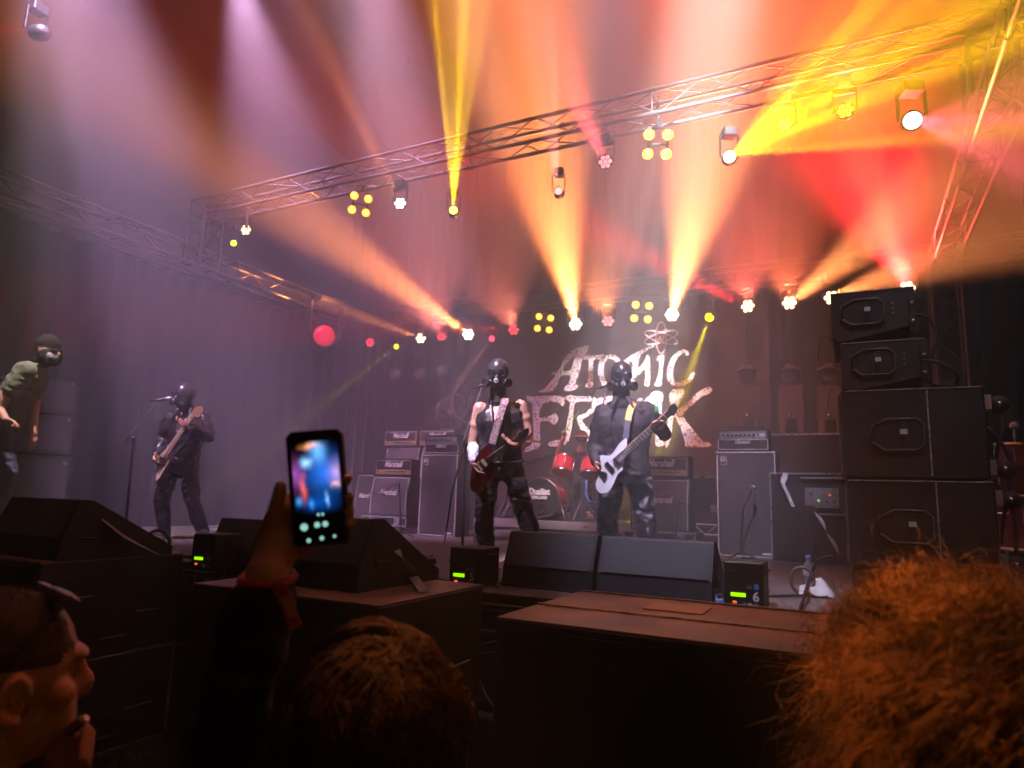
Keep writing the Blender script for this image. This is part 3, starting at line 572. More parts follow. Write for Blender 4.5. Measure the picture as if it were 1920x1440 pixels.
for s in (-.2, .3): rod(rk, 'post', (s, .3, .33), (s, .3, STAGE-8-(-8)-rk.location.z), .02, M_BLKMET)
# far left backline
pF = at_floor(232, 966, 8.1)
t = thing('flight_case', 'grey amplifier case with ESP sticker standing behind the microphone of the jacketed guitarist', 'flight case', pF, .25)
B().box((0, .3, .36), (1.15, .6, .72)).build('panel', mat('charcoal_case', (.05, .05, .058), rough=.6, scale=8, var=.3, bump=.2), t, .012)
frame(B(), 1.16, .73, -.004, 0, .02, .014).build('edge', M_BLKMET, t)
B().box((-.42, -.012, .4), (.12, .02, .34)).build('handle_recess', M_RUBBER, t)
for (x, z) in ((-.2, .5), (.1, .62), (-.22, .3), (-.25, .68), (.5, .68)): B().box((x, -.012, z), (.05, .014, .04)).build('latch', M_CASEAL, t)
text('lettering', 'ESP', .1, M_WHITEP, t, Matrix.Translation((.4, -.008, .5)) @ FRONT, bold=.004)
text('lettering', 'IG', .09, M_WHITEP, t, Matrix.Translation((.05, -.008, .44)) @ FRONT)
B().box((.07, -.008, .51), (.12, .004, .016)).build('stripe', mat('orange_label', (.7, .35, .05)), t)
t2 = thing('rack_unit', 'black rack unit with small lamps standing on the grey ESP case', 'rack', pF+Vector((.1, .05, .735)), .25)
B().box((0, .22, .17), (.85, .42, .34)).build('housing', M_TOLEX, t2, .01)
B().box((.02, -.004, .18), (.6, .012, .2)).build('mesh_front', M_GRILLE, t2)
for i in range(7): B().box((-.3+i*.055, -.008, .05), (.04, .014, .02)).build('switch', M_SILVER, t2)
for i in range(2): B().box((.22+i*.14, -.008, .05), (.05, .012, .03)).build('lamp', glow((.5, .8, 1), .7), t2)
for i in range(5): rod(t2, 'cable', (-.3+i*.12, .1, .345), (-.2+i*.13, .2, .37), .008, M_PIPING)
# side fill behind the crew man
pG = Vector((-9.15, 4.9, STAGE))
def fill_box(p, rz, label, s, n=1):
    t = thing('side_fill_speaker', label, 'loudspeaker', p, rz); w_, d_, h_ = s
    B().box((0, d_/2, h_/2), s).build('cabinet', M_BLKPLY, t, .012)
    B().box((0, -.006, h_/2), (w_-.08, .014, h_-.1)).build('grille', M_GRILLE, t)
    for sgn in (-1, 1): B().box((sgn*w_/2, d_*.5, h_*.6), (.02, .18, .1)).build('handle', M_RUBBER, t)
    for sgn in (-1, 1): B().cyl((sgn*w_*.42, -.03, h_*.9), (sgn*w_*.42, .0, h_*.9), .025, n=10).build('corner_cap', M_CASEAL, t)
    return t
fill_box(pG, 1.0, 'black side fill speaker behind the crew man, lowest of its stack', (.95, .7, .95))
fill_box(pG+Vector((0, 0, .96)), 1.0, 'black side fill speaker behind the crew man, middle of its stack', (.9, .7, .5))
fill_box(pG+Vector((0, 0, 1.47)), 1.02, 'black side fill speaker behind the crew man, topmost of its stack', (.85, .65, .45))
# ---------------------------------------------------------------- backdrop props: wagon wheels, unlit lamps, hanging figures
M_OLDW = mat('weathered_wood', (.14, .1, .085), rough=.8, scale=6, var=.4)
def wagon_wheel(px, py, Y, r, label, tilt=.0):
    c = ony(px, py, Y); t = thing('wagon_wheel', label, 'wheel', M=Matrix.Translation(c) @ Matrix.Rotation(tilt, 4, 'Z') @ FRONT, group='wagon wheels propped on the back wall')
    B().lathe([(r, -.03), (r, .03), (r*.9, .03), (r*.9, -.03), (r, -.03)], 40, None, False).build('rim', M_OLDW, t)
    B().lathe([(0, -.06), (.07, -.06), (.09, 0), (.07, .06), (0, .06)], 16).build('hub', M_OLDW, t)
    for k in range(12): a = math.pi*k/6+.1; rod(t, 'spoke', (.07*math.cos(a), .07*math.sin(a), 0), (r*.92*math.cos(a), r*.92*math.sin(a), 0), .016, M_OLDW)
    ft = rod(t, 'prop', (0, -r*.95, -.02), (0, STAGE-c.z, -.02), .03, M_OLDW); return t
wagon_wheel(884, 752, 11.15, .44, 'large spoked wagon wheel beside the singer')
wagon_wheel(846, 775, 11.3, .34, 'smaller spoked wagon wheel partly behind the large one')
for i, px in enumerate((742, 788, 829)):
    c = ony(px, 700 if i < 2 else 694, 11.1)
    t = thing('unlit_lamp', ['round unlit lamp on a pole next to the lattice tower', 'round unlit lamp on a pole between two others', 'round unlit lamp on a pole beside the wagon wheels'][i], 'lamp', Vector((c.x, c.y, STAGE)), group='unlit pole lamps at the back')
    rod(t, 'pole', (0, .05, 0), (0, .05, c.z-STAGE), .018, M_BLKMET)
    Q = Matrix.Translation((0, 0, c.z-STAGE)) @ Vector((.4, -1, .12)).to_track_quat('Z', 'Y').to_matrix().to_4x4()
    B().lathe([(0, -.16), (.08, -.15), (.12, -.04), (.13, 0), (.115, 0), (.1, -.02), (0, -.03)], 18, Q).build('housing', mat('dull_lamp_grey', (.16, .15, .16), rough=.4), t)
    B().lathe([(.1, -.005), (.05, .015), (0, .02)], 18, Q).build('lens', mat('dull_lens', (.25, .24, .26), rough=.15), t)
M_FIG = mat('faded_figure_cloth', (.045, .036, .04), rough=.9, scale=5, var=.4)
for i, px in enumerate((1402, 1482, 1555)):
    c = ony(px, 735, 11.2)
    t = thing('hanging_figure', ['faded cloth figure hanging nearest the lettering', 'faded cloth figure hanging in the middle of three', 'faded cloth figure hanging beside the speaker stack'][i], 'figure', c, 0, 'faded cloth figures hanging on the back curtain')
    B().prism([(-.17, .1), (.17, .1), (.19, -.42), (-.19, -.42)], 0, .03, FRONT).build('torso_cloth', M_FIG, t, .01)
    B().ball((0, 0, .26), (.12, .06, .13)).build('head_cloth', M_FIG, t)
    B().lathe([(.17, .0), (.16, .02), (.09, .03), (.07, .09), (0, .1)], 16, Matrix.Translation((0, 0, .34))).build('hat', M_FIG, t)
    for s in (-1, 1): B().tube([(s*.12, 0, -.42), (s*.13, 0, -.75), (s*.12, .01, -1.05)], [.05, .045, .03], 8).build('leg_cloth', M_FIG, t)
    B().ball((-.02, -.02, -.36), .035, 10, 6).build('buckle', M_STEEL, t)
    rod(t, 'cord', (0, .02, .4), (0, .02, 2.2), .006, M_BLKMET)
# ---------------------------------------------------------------- drum riser and kit
RZ = STAGE+.31; RY = 8.75
rs = thing('drum_riser', 'low drum riser with a white painted front edge', 'riser', (-3.45, RY, STAGE))
B().box((0, 1.1, .27), (2.9, 2.2, .06)).build('deck', M_BLKPLY, rs)
B().box((0, -.012, .25), (2.94, .03, .115)).build('fascia', mat('white_fascia', (.55, .55, .58), rough=.5, scale=4, var=.15), rs, .004)
B().box((.25, -.03, .25), (.07, .008, .02)).build('slot', M_RUBBER, rs)
for x in (-1.35, -.45, .45, 1.35):
    for y in (.08, 2.1): rod(rs, 'leg', (x, y, 0), (x, y, .24), .025, M_ALU)
M_RDRUM = mat('red_sparkle_shell', (.55, .02, .04), rough=.18, scale=120, var=.5, coat=.6)
M_HEADB = mat('black_drum_head', (.03, .028, .03), rough=.35)
M_HEADT = mat('amber_drum_head', (.55, .33, .2), rough=.4)
M_BRASS = mat('cymbal_bronze', (.55, .36, .14), rough=.25, metal=1, scale=30)
dk = thing('drum_kit', 'red sparkle drum kit with black lettered bass drum on the riser', 'drum kit', (0, 0, RZ))
def dl(p): return Vector(p)-Vector((0, 0, RZ))
def drum(name, c, ax, r, h_, shell, bot, top, lugs=6, rim=True):
    Q = Matrix.Translation(dl(c)) @ Vector(ax).normalized().to_track_quat('Z', 'Y').to_matrix().to_4x4()
    o = B().lathe([(r, -h_/2), (r, h_/2)], 32, Q).build(name, shell, dk)
    B().lathe([(r*.97, h_/2+.004), (0, h_/2+.006)], 32, Q).build('batter_head', top, o)
    B().lathe([(0, -h_/2-.006), (r*.97, -h_/2-.004)], 32, Q).build('resonant_head', bot, o)
    for z in (-h_/2, h_/2): B().lathe([(r*1.03, z-.012), (r*1.05, z), (r*1.03, z+.012), (r*.96, z+.012), (r*.96, z-.012), (r*1.03, z-.012)], 32, Q).build('hoop', M_STEEL, o)
    lm = B().cyl((r*1.02, 0, -h_*.2), (r*1.02, 0, h_*.2), .011, n=6).cyl((r*1.04, 0, -h_/2), (r*1.04, 0, h_/2), .004, n=5).mesh('lug'); lm.materials.append(M_STEEL)
    for k in range(lugs): l_ = share(o, 'lug', lm); l_.matrix_local = Q @ Matrix.Rotation(2*math.pi*k/lugs, 4, 'Z')
    return o, Q
kc = ony(1012, 931, 9.1); kc.z = RZ+.30
o, Q = drum('bass_drum', kc+Vector((0, .22, 0)), (0, -1, .0), .29, .42, M_RDRUM, M_HEADB, M_HEADB, 8)
Mt = Matrix.Translation(dl(kc)+Vector((0, -.02, .09))) @ FRONT
text('lettering', 'Duallist', .125, M_WHITEP, o, Mt, bold=.006, sx=.85); text('lettering', 'DRUMS', .06, M_WHITEP, o, Matrix.Translation((0, 0, -.085)) @ Mt, bold=.003, sx=1.25)
B().lathe([(.075, 0), (.085, .006), (.06, .006), (.06, 0)], 20, Matrix.Translation(dl(kc)+Vector((.02, -.012, -.15))) @ FRONT).build('port_ring', M_BLKMET, o)
for s in (-1, 1): rod(dk, 'bass_drum_spur', dl(kc)+Vector((s*.28, .1, -.05)), dl(kc)+Vector((s*.42, -.05, -.3)), .011, M_STEEL)
t1 = ony(1056, 873, 9.2); t2_ = ony(1108, 878, 9.25)
for i, c in enumerate((t1, t2_)):
    o, Q = drum('rack_tom', c, (0, .5, 1), .155, .23, M_RDRUM, M_HEADT, M_HEADT)
    B().box((0, 0, 0), (.05, .008, .03), Matrix.Translation(dl(c)+Vector((0, -.165, .0)))).build('badge', M_SILVER, o)
    rod(dk, 'tom_arm', dl(c)+Vector((0, .1, -.12)), dl(c)+Vector((.06-.12*i, .25, -.45)), .013, M_STEEL)
drum('floor_tom', ony(985, 925, 9.9), (0, 0, 1), .2, .38, M_RDRUM, M_HEADT, M_HEADT)
drum('snare_drum', Vector((kc.x+.35, 10.0, RZ+.62)), (0, .1, 1), .175, .14, M_STEEL, M_HEADT, M_WHITEP)
for x in (kc.x-.1, kc.x+.42): rod(dk, 'stand_tube', dl((x, 9.95, RZ)), dl((x, 9.95, RZ+.62)), .013, M_STEEL)
def cymbal(c, ax, r, foot):
    c = Vector(c); Q = Matrix.Translation(dl(c)) @ Vector(ax).normalized().to_track_quat('Z', 'Y').to_matrix().to_4x4()
    o = B().lathe([(0, .035), (r*.12, .03), (r*.2, .008), (r, -.012), (r, -.014), (r*.2, .005), (0, .03)], 36, Q).build('cymbal', M_BRASS, dk)
    B().lathe([(.018, .03), (.018, .055), (0, .06)], 10, Q).build('wing_nut', M_STEEL, o)
    f = Vector((foot[0], foot[1], RZ)); m_ = Vector((foot[0], foot[1], RZ+(c.z-RZ)*.75))
    rod(dk, 'stand_tube', dl(f+Vector((0, 0, .15))), dl(m_), .013, M_STEEL); rod(dk, 'boom_arm', dl(m_), dl(c), .01, M_STEEL)
    for k in range(3):
        a = 2.1*k+.4; rod(dk, 'tripod_leg', dl(f+Vector((0, 0, .32))), dl(f+Vector((.27*math.cos(a), .27*math.sin(a), .01))), .011, M_STEEL)
        rod(dk, 'tripod_brace', dl(f+Vector((0, 0, .12))), dl(f+Vector((.15*math.cos(a), .15*math.sin(a), .13))), .008, M_STEEL)
cymbal(ony(1009, 862, 9.3), (-.38, -.1, 1), .26, (kc.x-.55, 9.35))
cymbal(ony(998, 826, 9.7), (.1, -.15, 1), .2, (kc.x-.75, 9.7))
cymbal(ony(945, 872, 9.3), (-.1, -.2, 1), .19, (ony(950, 950, 9.3).x, 9.3))
cymbal(ony(1150, 850, 9.5), (.2, -.2, 1), .24, (ony(1092, 940, 9.2).x, 9.2))
for (px, py, Y) in ((1075, 905, 9.0), (1092, 905, 9.1)): c = ony(px, py, Y); rod(dk, 'stand_tube', dl((c.x, Y, RZ+.01)), dl(c), .013, M_STEEL)
for k in range(8):
    x = kc.x+random.uniform(-.1, .9); y = 9.0+random.uniform(0, .3); rod(dk, 'hardware_bar', dl((x, y, RZ+random.uniform(.02, .3))), dl((x+random.uniform(-.25, .25), y+.1, RZ+random.uniform(.02, .35))), .01, M_STEEL)
bc = [ony(1100, 900, 9.0), ony(1098, 925, 8.95), ony(1104, 940, 8.9), ony(1118, 943, 8.85), ony(1126, 938, 8.85)]
tag(B().tube([bc[0]+(bc[1]-bc[0])*t for t in (0, .5)]+bc[1:], .012, 8).build('blue_cable', mat('blue_cable', (.05, .15, .6))), 'blue cable looping down beside the red rack tom', 'cable')
# ---------------------------------------------------------------- microphone stands
def mic_stand(foot, joint, tail, mic_end, mouth, label, base='round'):
    foot, joint, tail, mic_end, mouth = map(Vector, (foot, joint, tail, mic_end, mouth))
    t = thing('microphone_stand', label, 'microphone stand', foot); L = lambda p: Vector(p)-foot
    if base == 'round': B().lathe([(0, .03), (.1, .028), (.13, .012), (.13, 0)], 24).build('base', M_BLKMET, t)
    else:
        for k in range(3): rod(t, 'tripod_leg', (0, 0, .1), (.28*math.cos(2.1*k+.5), .28*math.sin(2.1*k+.5), .01), .01, M_BLKMET)
    top = Vector((0, 0, L(joint).z)); top = L(joint)
    mid = top*.55
    rod(t, 'lower_tube', (0, 0, 0), mid, .0155, M_BLKMET, 10); rod(t, 'upper_tube', mid, top, .011, M_BLKMET, 10)
    B().ball(top, .028, 10, 7).build('clutch', M_BLKMET, t)
    rod(t, 'boom', L(tail), L(mic_end), .008, M_SILVER, 8); a = L(tail); b_ = a+(L(mic_end)-a)*.16
    rod(t, 'counterweight', a, b_, .0145, M_BLKMET, 10)
    d = (mouth-mic_end).normalized()
    mc = thing('microphone', label.replace('boom stand with a black pole', 'black microphone').replace('boom stand', 'black microphone'), 'microphone', mic_end+d*-.02)
    Q = d.to_track_quat('Z', 'Y').to_matrix().to_4x4()
    B().lathe([(0, -.06), (.011, -.06), (.012, .02), (.019, .085), (.02, .1), (0, .1)], 14, Q).build('handle', M_BLKMET, mc)
    B().lathe([(.021, .1), (.026, .115), (.026, .14), (.017, .16), (0, .165)], 14, Q).build('grille_ball', M_SILVER, mc)
    pts = [Q @ Vector((0, 0, -.06)), Q @ Vector((0, 0, -.1))+Vector((0, 0, .015)), Q @ Vector((0, 0, -.13))+Vector((0, 0, -.04)), L(mic_end)*0+Vector((-.05, 0, -.18))+Q @ Vector((0, 0, -.1))]
    B().tube(pts, .004, 6).build('cable', M_RUBBER, mc)
    return t
S0 = STAGE
g0 = onz(866, 1052, S0); DG = (g0-CAM).dot(_f)
mic_stand(g0, dep(873, 832, DG), dep(863, 845, DG-.03), dep(905, 722, DG+.02), dep(930, 712, DG+.04), 'boom stand with a black pole in front of the singer in the leather vest')
g1 = onz(1119, 1062, S0); DB = (g1-CAM).dot(_f)
mic_stand(g1, dep(1127, 838, DB), dep(1109, 853, DB-.03), dep(1139, 722, DB+.02), dep(1163, 712, DB+.04), 'boom stand in front of the bass player')
DL_ = 7.45; g2 = dep(236, 985, DL_); g2.z = S0
mic_stand(g2, dep(251, 822, DL_), dep(233, 830, DL_-.03), dep(296, 750, DL_+.05), dep(322, 747, DL_+.1), 'boom stand in front of the jacketed guitarist')
# small instrument microphones at the cabinets
for i, (px, py, Y, jx, jy, mx, my) in enumerate(((752, 998, 8.45, 748, 905, 712, 925), (1388, 1038, 8.2, 1393, 955, 1412, 912), (1262, 1010, 8.2, 1275, 940, 1243, 925))):
    f = at_floor(px, py, Y); t = thing('short_microphone_stand', ['short stand with microphone before the slanted Marshall cabinet', 'short stand with microphone before the tall bass cabinet near the speaker stack', 'short stand with microphone before the cabinet behind the bass player'][i], 'microphone stand', f)
    j = ony(jx, jy, Y)-f; m_ = ony(mx, my, Y)-f
    for k in range(3): rod(t, 'tripod_leg', (0, 0, .08), (.2*math.cos(2.1*k), .2*math.sin(2.1*k), .01), .008, M_BLKMET)
    rod(t, 'pole', (0, 0, .05), j, .011, M_BLKMET); rod(t, 'boom', j+(j-m_)*.3, m_, .007, M_BLKMET); B().cyl(m_, m_+Vector((0, .12, -.02)), .02, .024, 10).build('microphone_body', M_SILVER, t)
    B().tube([m_, m_+Vector((.03, 0, -.2)), Vector((.05, .02, .2)), Vector((.02, -.05, .02)), Vector((.3, -.1, .01))], .005, 6).build('cable', M_RUBBER, t)
# ---------------------------------------------------------------- wedges, amp boxes
M_FOAM = mat('monitor_foam', (.06, .063, .075), rough=.8, scale=160, var=.5, bump=.5, bscale=220)
def wedge(p, rz, label, w_=.68, h_=.37, d_=.56, m_front=None):
    t = thing('stage_monitor', label, 'stage monitor', p, rz, 'wedge stage monitors')
    pr = [(0, 0), (d_, 0), (d_, .06), (.2, h_), (.12, h_), (.015, h_*.36)]       # profile in (depth, height): slanted towards the band
    Mx = Matrix(((0, 0, 1, -w_/2), (1, 0, 0, 0), (0, 1, 0, 0), (0, 0, 0, 1)))
    B().prism(pr, 0, w_, Mx).build('cabinet', M_BLKPLY, t, .012, 2)
    n = Vector((0, -(h_*.64), .105)).normalized()
    q = [(-w_/2+.02, .015, h_*.38), (w_/2-.02, .015, h_*.38), (w_/2-.02, .118, h_-.015), (-w_/2+.02, .118, h_-.015)]
    B().add([Vector(v)+n*.008 for v in q], [(0, 1, 2, 3)]).build('foam_panel', m_front or M_FOAM, t)
    B().add([Vector(v)+Vector((0, .6*0, 0)) for v in ((-w_/2+.04, .24, h_-.02), (w_/2-.04, .24, h_-.02), (w_/2-.04, d_-.02, .085), (-w_/2+.04, d_-.02, .085))], [(0, 1, 2, 3)]).build('grille', M_GRILLE, t)
    for s in (-1, 1):
        hp = [(.13, .1), (.27, .07), (.27, .16), (.2, .21), (.13, .2)]
        B().prism(hp, 0, .006, Matrix(((0, 0, 1, s*(w_/2)-.003), (1, 0, 0, 0), (0, 1, 0, 0), (0, 0, 0, 1)))).build('handle_recess', M_RUBBER, t)
        rod(t, 'handle_bar', (s*(w_/2+.006), .14, .145), (s*(w_/2+.006), .26, .14), .008, M_BLKMET)
    B().box((w_*.12, -.004, .05), (.05, .012, .035)).build('connector_plate', mat('dark_plate', (.05, .04, .04)), t)
    return t
wl = onz(1022, 1106, S0); wr = onz(1222, 1124, S0)
wedge(wl, 0, 'wedge monitor in front of the singer beside the amp box numbered 5', .66); wedge(wr, 0, 'wedge monitor in front of the bass player', .74)
wedge(onz(448, 1066, S0), .1, 'wedge monitor on the stage beside the amp box numbered 9', .66)
SUBZ = 1.35
wedge(Vector((-5.12, 2.78, SUBZ)), 0, 'wedge monitor strapped on the subwoofers in front of the crew man', .84, .4, .86)
mw = onz(668, 1113, SUBZ); wedge(mw+Vector((-.4, 0, 0)), 0, 'wedge monitor strapped on the subwoofer behind the raised phone', .8, .37, .78)
M_STRAP = mat('grey_webbing', (.28, .28, .3), rough=.6, scale=30, var=.2)
def strap(name, label, pts, wid=.05):
    b = B(); pts = [Vector(p) for p in pts]; vs_ = []; fs = []
    for i, p in enumerate(pts):
        d = (pts[min(i+1, len(pts)-1)]-pts[max(i-1, 0)]).normalized(); s = d.cross(Vector((.3, -.2, 1))).normalized()*wid/2; n_ = d.cross(s).normalized()*.0025
        vs_ += [p-s-n_, p+s-n_, p+s+n_, p-s+n_]
    for i in range(len(pts)-1):
        for k in range(4): a = i*4+k; c = i*4+(k+1) % 4; fs.append((a, c, c+4, a+4))
    b.add(vs_, fs); o = b.build(name, M_STRAP); return tag(o, label, 'strap', 'ratchet straps over the monitors')
strap('ratchet_strap', 'grey webbing strap over the subwoofers in front of the crew man', [(-4.69, 3.05, 1.62), (-4.66, 3.2, 1.5), (-4.6, 3.4, 1.385), (-4.55+-.14, 3.5, 1.356)], .06)
strap('ratchet_strap', 'grey webbing strap from the monitor behind the phone to the subwoofer edge', [mw+Vector((.02, .3, .2)), mw+Vector((.1, .32, .12)), onz(770, 1090, SUBZ)+Vector((0, 0, .045)), onz(795, 1113, SUBZ)+Vector((0, 0, .008))], .06)
def amp_box(p, rz, num, label, s=(.23, .3, .26)):
    t = thing('amp_box', label, 'amplifier', p, rz, 'small amp boxes along the stage edge'); w_, d_, h_ = s
    B().box((0, d_/2, h_/2), s).build('case', M_BLKMET, t, .006)
    f = B().box((0, -.004, h_/2), (w_-.02, .01, h_-.02)).build('front_plate', mat('front_plate_black', (.018, .018, .02), rough=.35), t)
    B().box((-.03, -.011, h_*.3), (.085, .006, .022)).build('display', glow((.35, 1, .0), 1.1), f)
    text('number', num, .075, M_WHITEP, f, Matrix.Translation((.07, -.011, h_*.27)) @ FRONT, bold=.002)
    B().cyl((.075, -.006, h_*.49), (.075, -.013, h_*.49), .017, n=16).build('blue_sticker', mat('blue_sticker', (.05, .2, .5)), f)
    B().box((.035, -.011, h_*.47), (.028, .006, .018)).build('label_plate', M_SILVER, f)
    B().box((-.05, -.012, h_*.14), (.02, .01, .012)).build('red_lamp', glow((1, .1, .02), 1.5), f)
    for i in range(3): B().cyl((.0+i*.035, -.004, h_*.1), (i*.035, -.02, h_*.1), .013, n=12).build('socket', [mat('blue_plug', (.05, .15, .55)), M_PIPING, M_SILVER][i], f)
    for k in range(5): a = math.pi*2*k/5; rod(f, 'fan_guard', (-.06, -.01, h_*.8), (-.06+.03*math.cos(a), -.01, h_*.8+.03*math.sin(a)), .003, M_BLKMET)
    rod(t, 'side_handle', (w_/2+.012, .1, h_*.8), (w_/2+.012, .22, h_*.8), .008, M_BLKMET)
    return t
amp_box(onz(868, 1101, S0), .0, '5', 'black amp box with green display standing beside the wedge of the singer')
amp_box(onz(1395, 1142, S0), 0, '6', 'black amp box with green display beside the wedge of the bass player', (.225, .28, .27))
amp_box(onz(378, 1067, S0), .05, '9', 'black amp box with green display and tangled pale cables in front')
# ---------------------------------------------------------------- subwoofers in the pit
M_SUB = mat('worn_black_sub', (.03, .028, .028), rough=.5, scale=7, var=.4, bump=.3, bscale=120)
M_SUBTOP = mat('scuffed_sub_top', (.3, .17, .115), rough=.4, scale=3.5, var=.4, bump=.05, bscale=60, detail=7)  # scuffed brown ply, colour lightened to carry part of the amber light
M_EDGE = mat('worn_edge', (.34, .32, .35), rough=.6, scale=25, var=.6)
def sub(p, size, label, side=False, top=True, grp='subwoofers in the pit', worn=False):
    t = thing('subwoofer', label, 'subwoofer', p, 0, grp); w_, d_, h_ = size
    B().box((0, d_/2, h_/2), (w_, d_, h_-.01)).build('cabinet', M_SUB, t, .008)
    B().box((0, -.005, h_/2), (w_-.06, .014, h_-.08)).build('grille', M_GRILLE if False else M_RUBBER, t)
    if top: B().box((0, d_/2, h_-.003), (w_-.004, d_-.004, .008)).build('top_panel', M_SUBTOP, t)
    if side:
        for (y, z, hy, hz) in ((.24, .72, .2, .2), (.76, .5, .2, .2), (.52, .28, .18, .22), (.16, .3, .14, .22)):
            y *= d_; z *= h_; hy *= d_; hz *= h_
            pk = B().box((w_/2+.001, y, z), (.008, hy, hz)).build('port', M_RUBBER, t)
            rod(t, 'port_lip', (w_/2+.006, y-hy/2, z-hz/2), (w_/2+.006, y+hy/2, z-hz/2), .006, M_EDGE)
        if worn:
            for y in (.006, d_-.006): B().box((w_/2+.003, y, h_/2), (.008, .016, h_-.03)).build('worn_edge', M_EDGE, t)
            for z in (.012, h_-.012): B().box((w_/2+.004, d_/2, z), (.008, d_-.05, .012)).build('worn_edge', M_EDGE, t)
    for s in (-1, 1): B().box((s*(w_/2-.1), .1, .0), (.08, .05, .02)).build('skid', M_RUBBER, t)
    return t
for i in range(2):
    X0 = -4.7-.62-i*1.26
    sub((X0, 2.70, .03), (1.24, 1.05, .66), ['subwoofer standing on the grass under the strapped monitor, worn pale edges', 'subwoofer on the grass under the crew man, lowest of its stack'][i], True, False, worn=True)
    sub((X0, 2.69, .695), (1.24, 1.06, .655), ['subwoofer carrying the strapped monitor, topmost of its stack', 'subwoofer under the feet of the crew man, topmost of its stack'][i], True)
B().box((-4.72, 3.2, .02), (.06, 1.0, .03)).build('pallet_edge', M_CASEAL); tag(bpy.data.objects['pallet_edge'], 'pale aluminium edge strip lying under the subwoofers on the grass', 'edge strip')
sub((-2.58, 2.64, .03), (1.25, .97, .66), 'subwoofer on the grass in front of the singer, lower of two', True, False)
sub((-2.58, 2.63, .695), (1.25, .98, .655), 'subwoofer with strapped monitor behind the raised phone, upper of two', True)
for (y0, d_, lb) in ((2.70, .455, 'wide subwoofer cabinet with orange lit top facing the crowd'), (3.165, .57, 'wide subwoofer cabinet with orange lit top set closest to the stage')):
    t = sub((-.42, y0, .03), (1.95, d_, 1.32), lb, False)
    if y0 > 3: B().box((-.36, d_*.45, 1.3255), (.28, d_*.42, .004)).build('paler_patch', mat('bare_ply_patch', (.5, .28, .13), rough=.5, scale=6, stretch=(1, 6, 1)), t)  # paler, warmer brown rectangle on the top panel
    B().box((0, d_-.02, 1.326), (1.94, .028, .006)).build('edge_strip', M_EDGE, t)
tb = thing('pit_barrier', 'low aluminium barrier bars seen between the subwoofers', 'barrier', (-1.7, 3.9, 0))
rod(tb, 'rail', (-.8, 0, .55), (.8, 0, .5), .03, mat('galvanised_rail', (.62, .64, .68), rough=.4, metal=.5)); rod(tb, 'post', (-.8, 0, 0), (-.8, 0, .56), .025, M_ALU); rod(tb, 'post', (.8, 0, 0), (.8, 0, .52), .025, M_ALU)
# ---------------------------------------------------------------- side fill stack on the right
PY = 4.85
def zY(py, px=1600): return ony(px, py, PY).z
xl = ony(1575, 740, PY).x; xr = ony(1842, 740, PY).x; wS = xr-xl
def handle(t, x, z, s, depth=.01):
    b = B(); pl = [(-1, -.45), (-.55, -.95), (.75, -.95), (1, -.6), (1, .6), (.75, .95), (-.4, .95), (-1, .5)]
    R_ = Matrix(((1, 0, 0, x), (0, 0, 1, -depth), (0, 1, 0, z), (0, 0, 0, 1)))
    o = B().prism([(a*s, c*s*.72) for a, c in pl], 0, .006, R_).build('handle_recess', M_RUBBER, t)
    ring = [Vector((x+a*s*1.05, -depth-.004, z+c*s*.76)) for a, c in pl]; B().tube(ring+[ring[0]], .009, 6).build('handle_rim', mat('glossy_handle_rim', (.06, .06, .065), rough=.25), o)
    B().box((x+s*.25, -depth-.008, z), (s*.22, .014, s*1.2)).build('grip', M_BLKMET, o, .004)
    B().box((x+s*.25, -depth-.018, z+s*.12), (s*.3, .004, s*.24)).build('rating_label', M_WHITEP, o)
    return o
subs = [(zY(730), zY(897)), (zY(897), zY(1065))]
for i, (z1, z0) in enumerate(subs):
    t = thing('loudspeaker', ['large black subwoofer cabinet in the side stack, directly under the two wedge shaped tops', 'large black subwoofer cabinet in the side stack behind the frizzy haired person'][i], 'loudspeaker', (xl+.015*i, PY, z0))
    w_ = wS+.01; h_ = z1-z0
    B().box((w_/2, .42, h_/2), (w_, .84, h_-.012)).build('cabinet', M_BLKPLY, t, .01)
    B().box((w_*.62, -.002, h_/2), (.008, .008, h_-.04)).build('seam', M_EDGE, t)
    handle(t, w_*.4, h_*.48, .135)
    B().box((w_/2, -.002, h_-.012), (w_-.02, .008, .006)).build('worn_edge', M_EDGE, t)
    B().box((-.008, .42, h_/2), (.016, .78, h_-.06)).build('grille', M_GRILLE, t)
    for k, z in enumerate((.08, h_-.1)):
        c = B().box((w_+.02, .1, z), (.04, .1, .09)).build('caster_plate', M_CASEAL, t)
        B().lathe([(0, -.02), (.05, -.02), (.055, 0), (.05, .02), (0, .02)], 18, Matrix.Translation((w_+.085, .1, z-.01)) @ FRONT).build('caster_wheel', M_RUBBER, c)
        B().lathe([(0, -.026), (.018, -.026), (.018, .026), (0, .026)], 10, Matrix.Translation((w_+.085, .1, z-.01)) @ FRONT).build('caster_hub', M_STEEL, c)
base = thing('speaker_dolly', 'low black dolly under the side speaker stack', 'dolly', (xl+.02, PY, STAGE))
B().box((wS/2, .42, (subs[1][1]-STAGE)/2+.03), (wS, .8, subs[1][1]-STAGE-.08)).build('platform', M_BLKPLY, base, .01)
for a in (.1, wS-.1):
    for b_ in (.1, .74): B().cyl((a-.02, b_, .04), (a+.02, b_, .04), .04, n=12).build('wheel', M_RUBBER, base)
tx0, tx1 = ony(1557, 560, PY).x, ony(1712, 560, PY).x
tops = [(zY(545), zY(640), 0.0), (zY(640), zY(733), .045)]
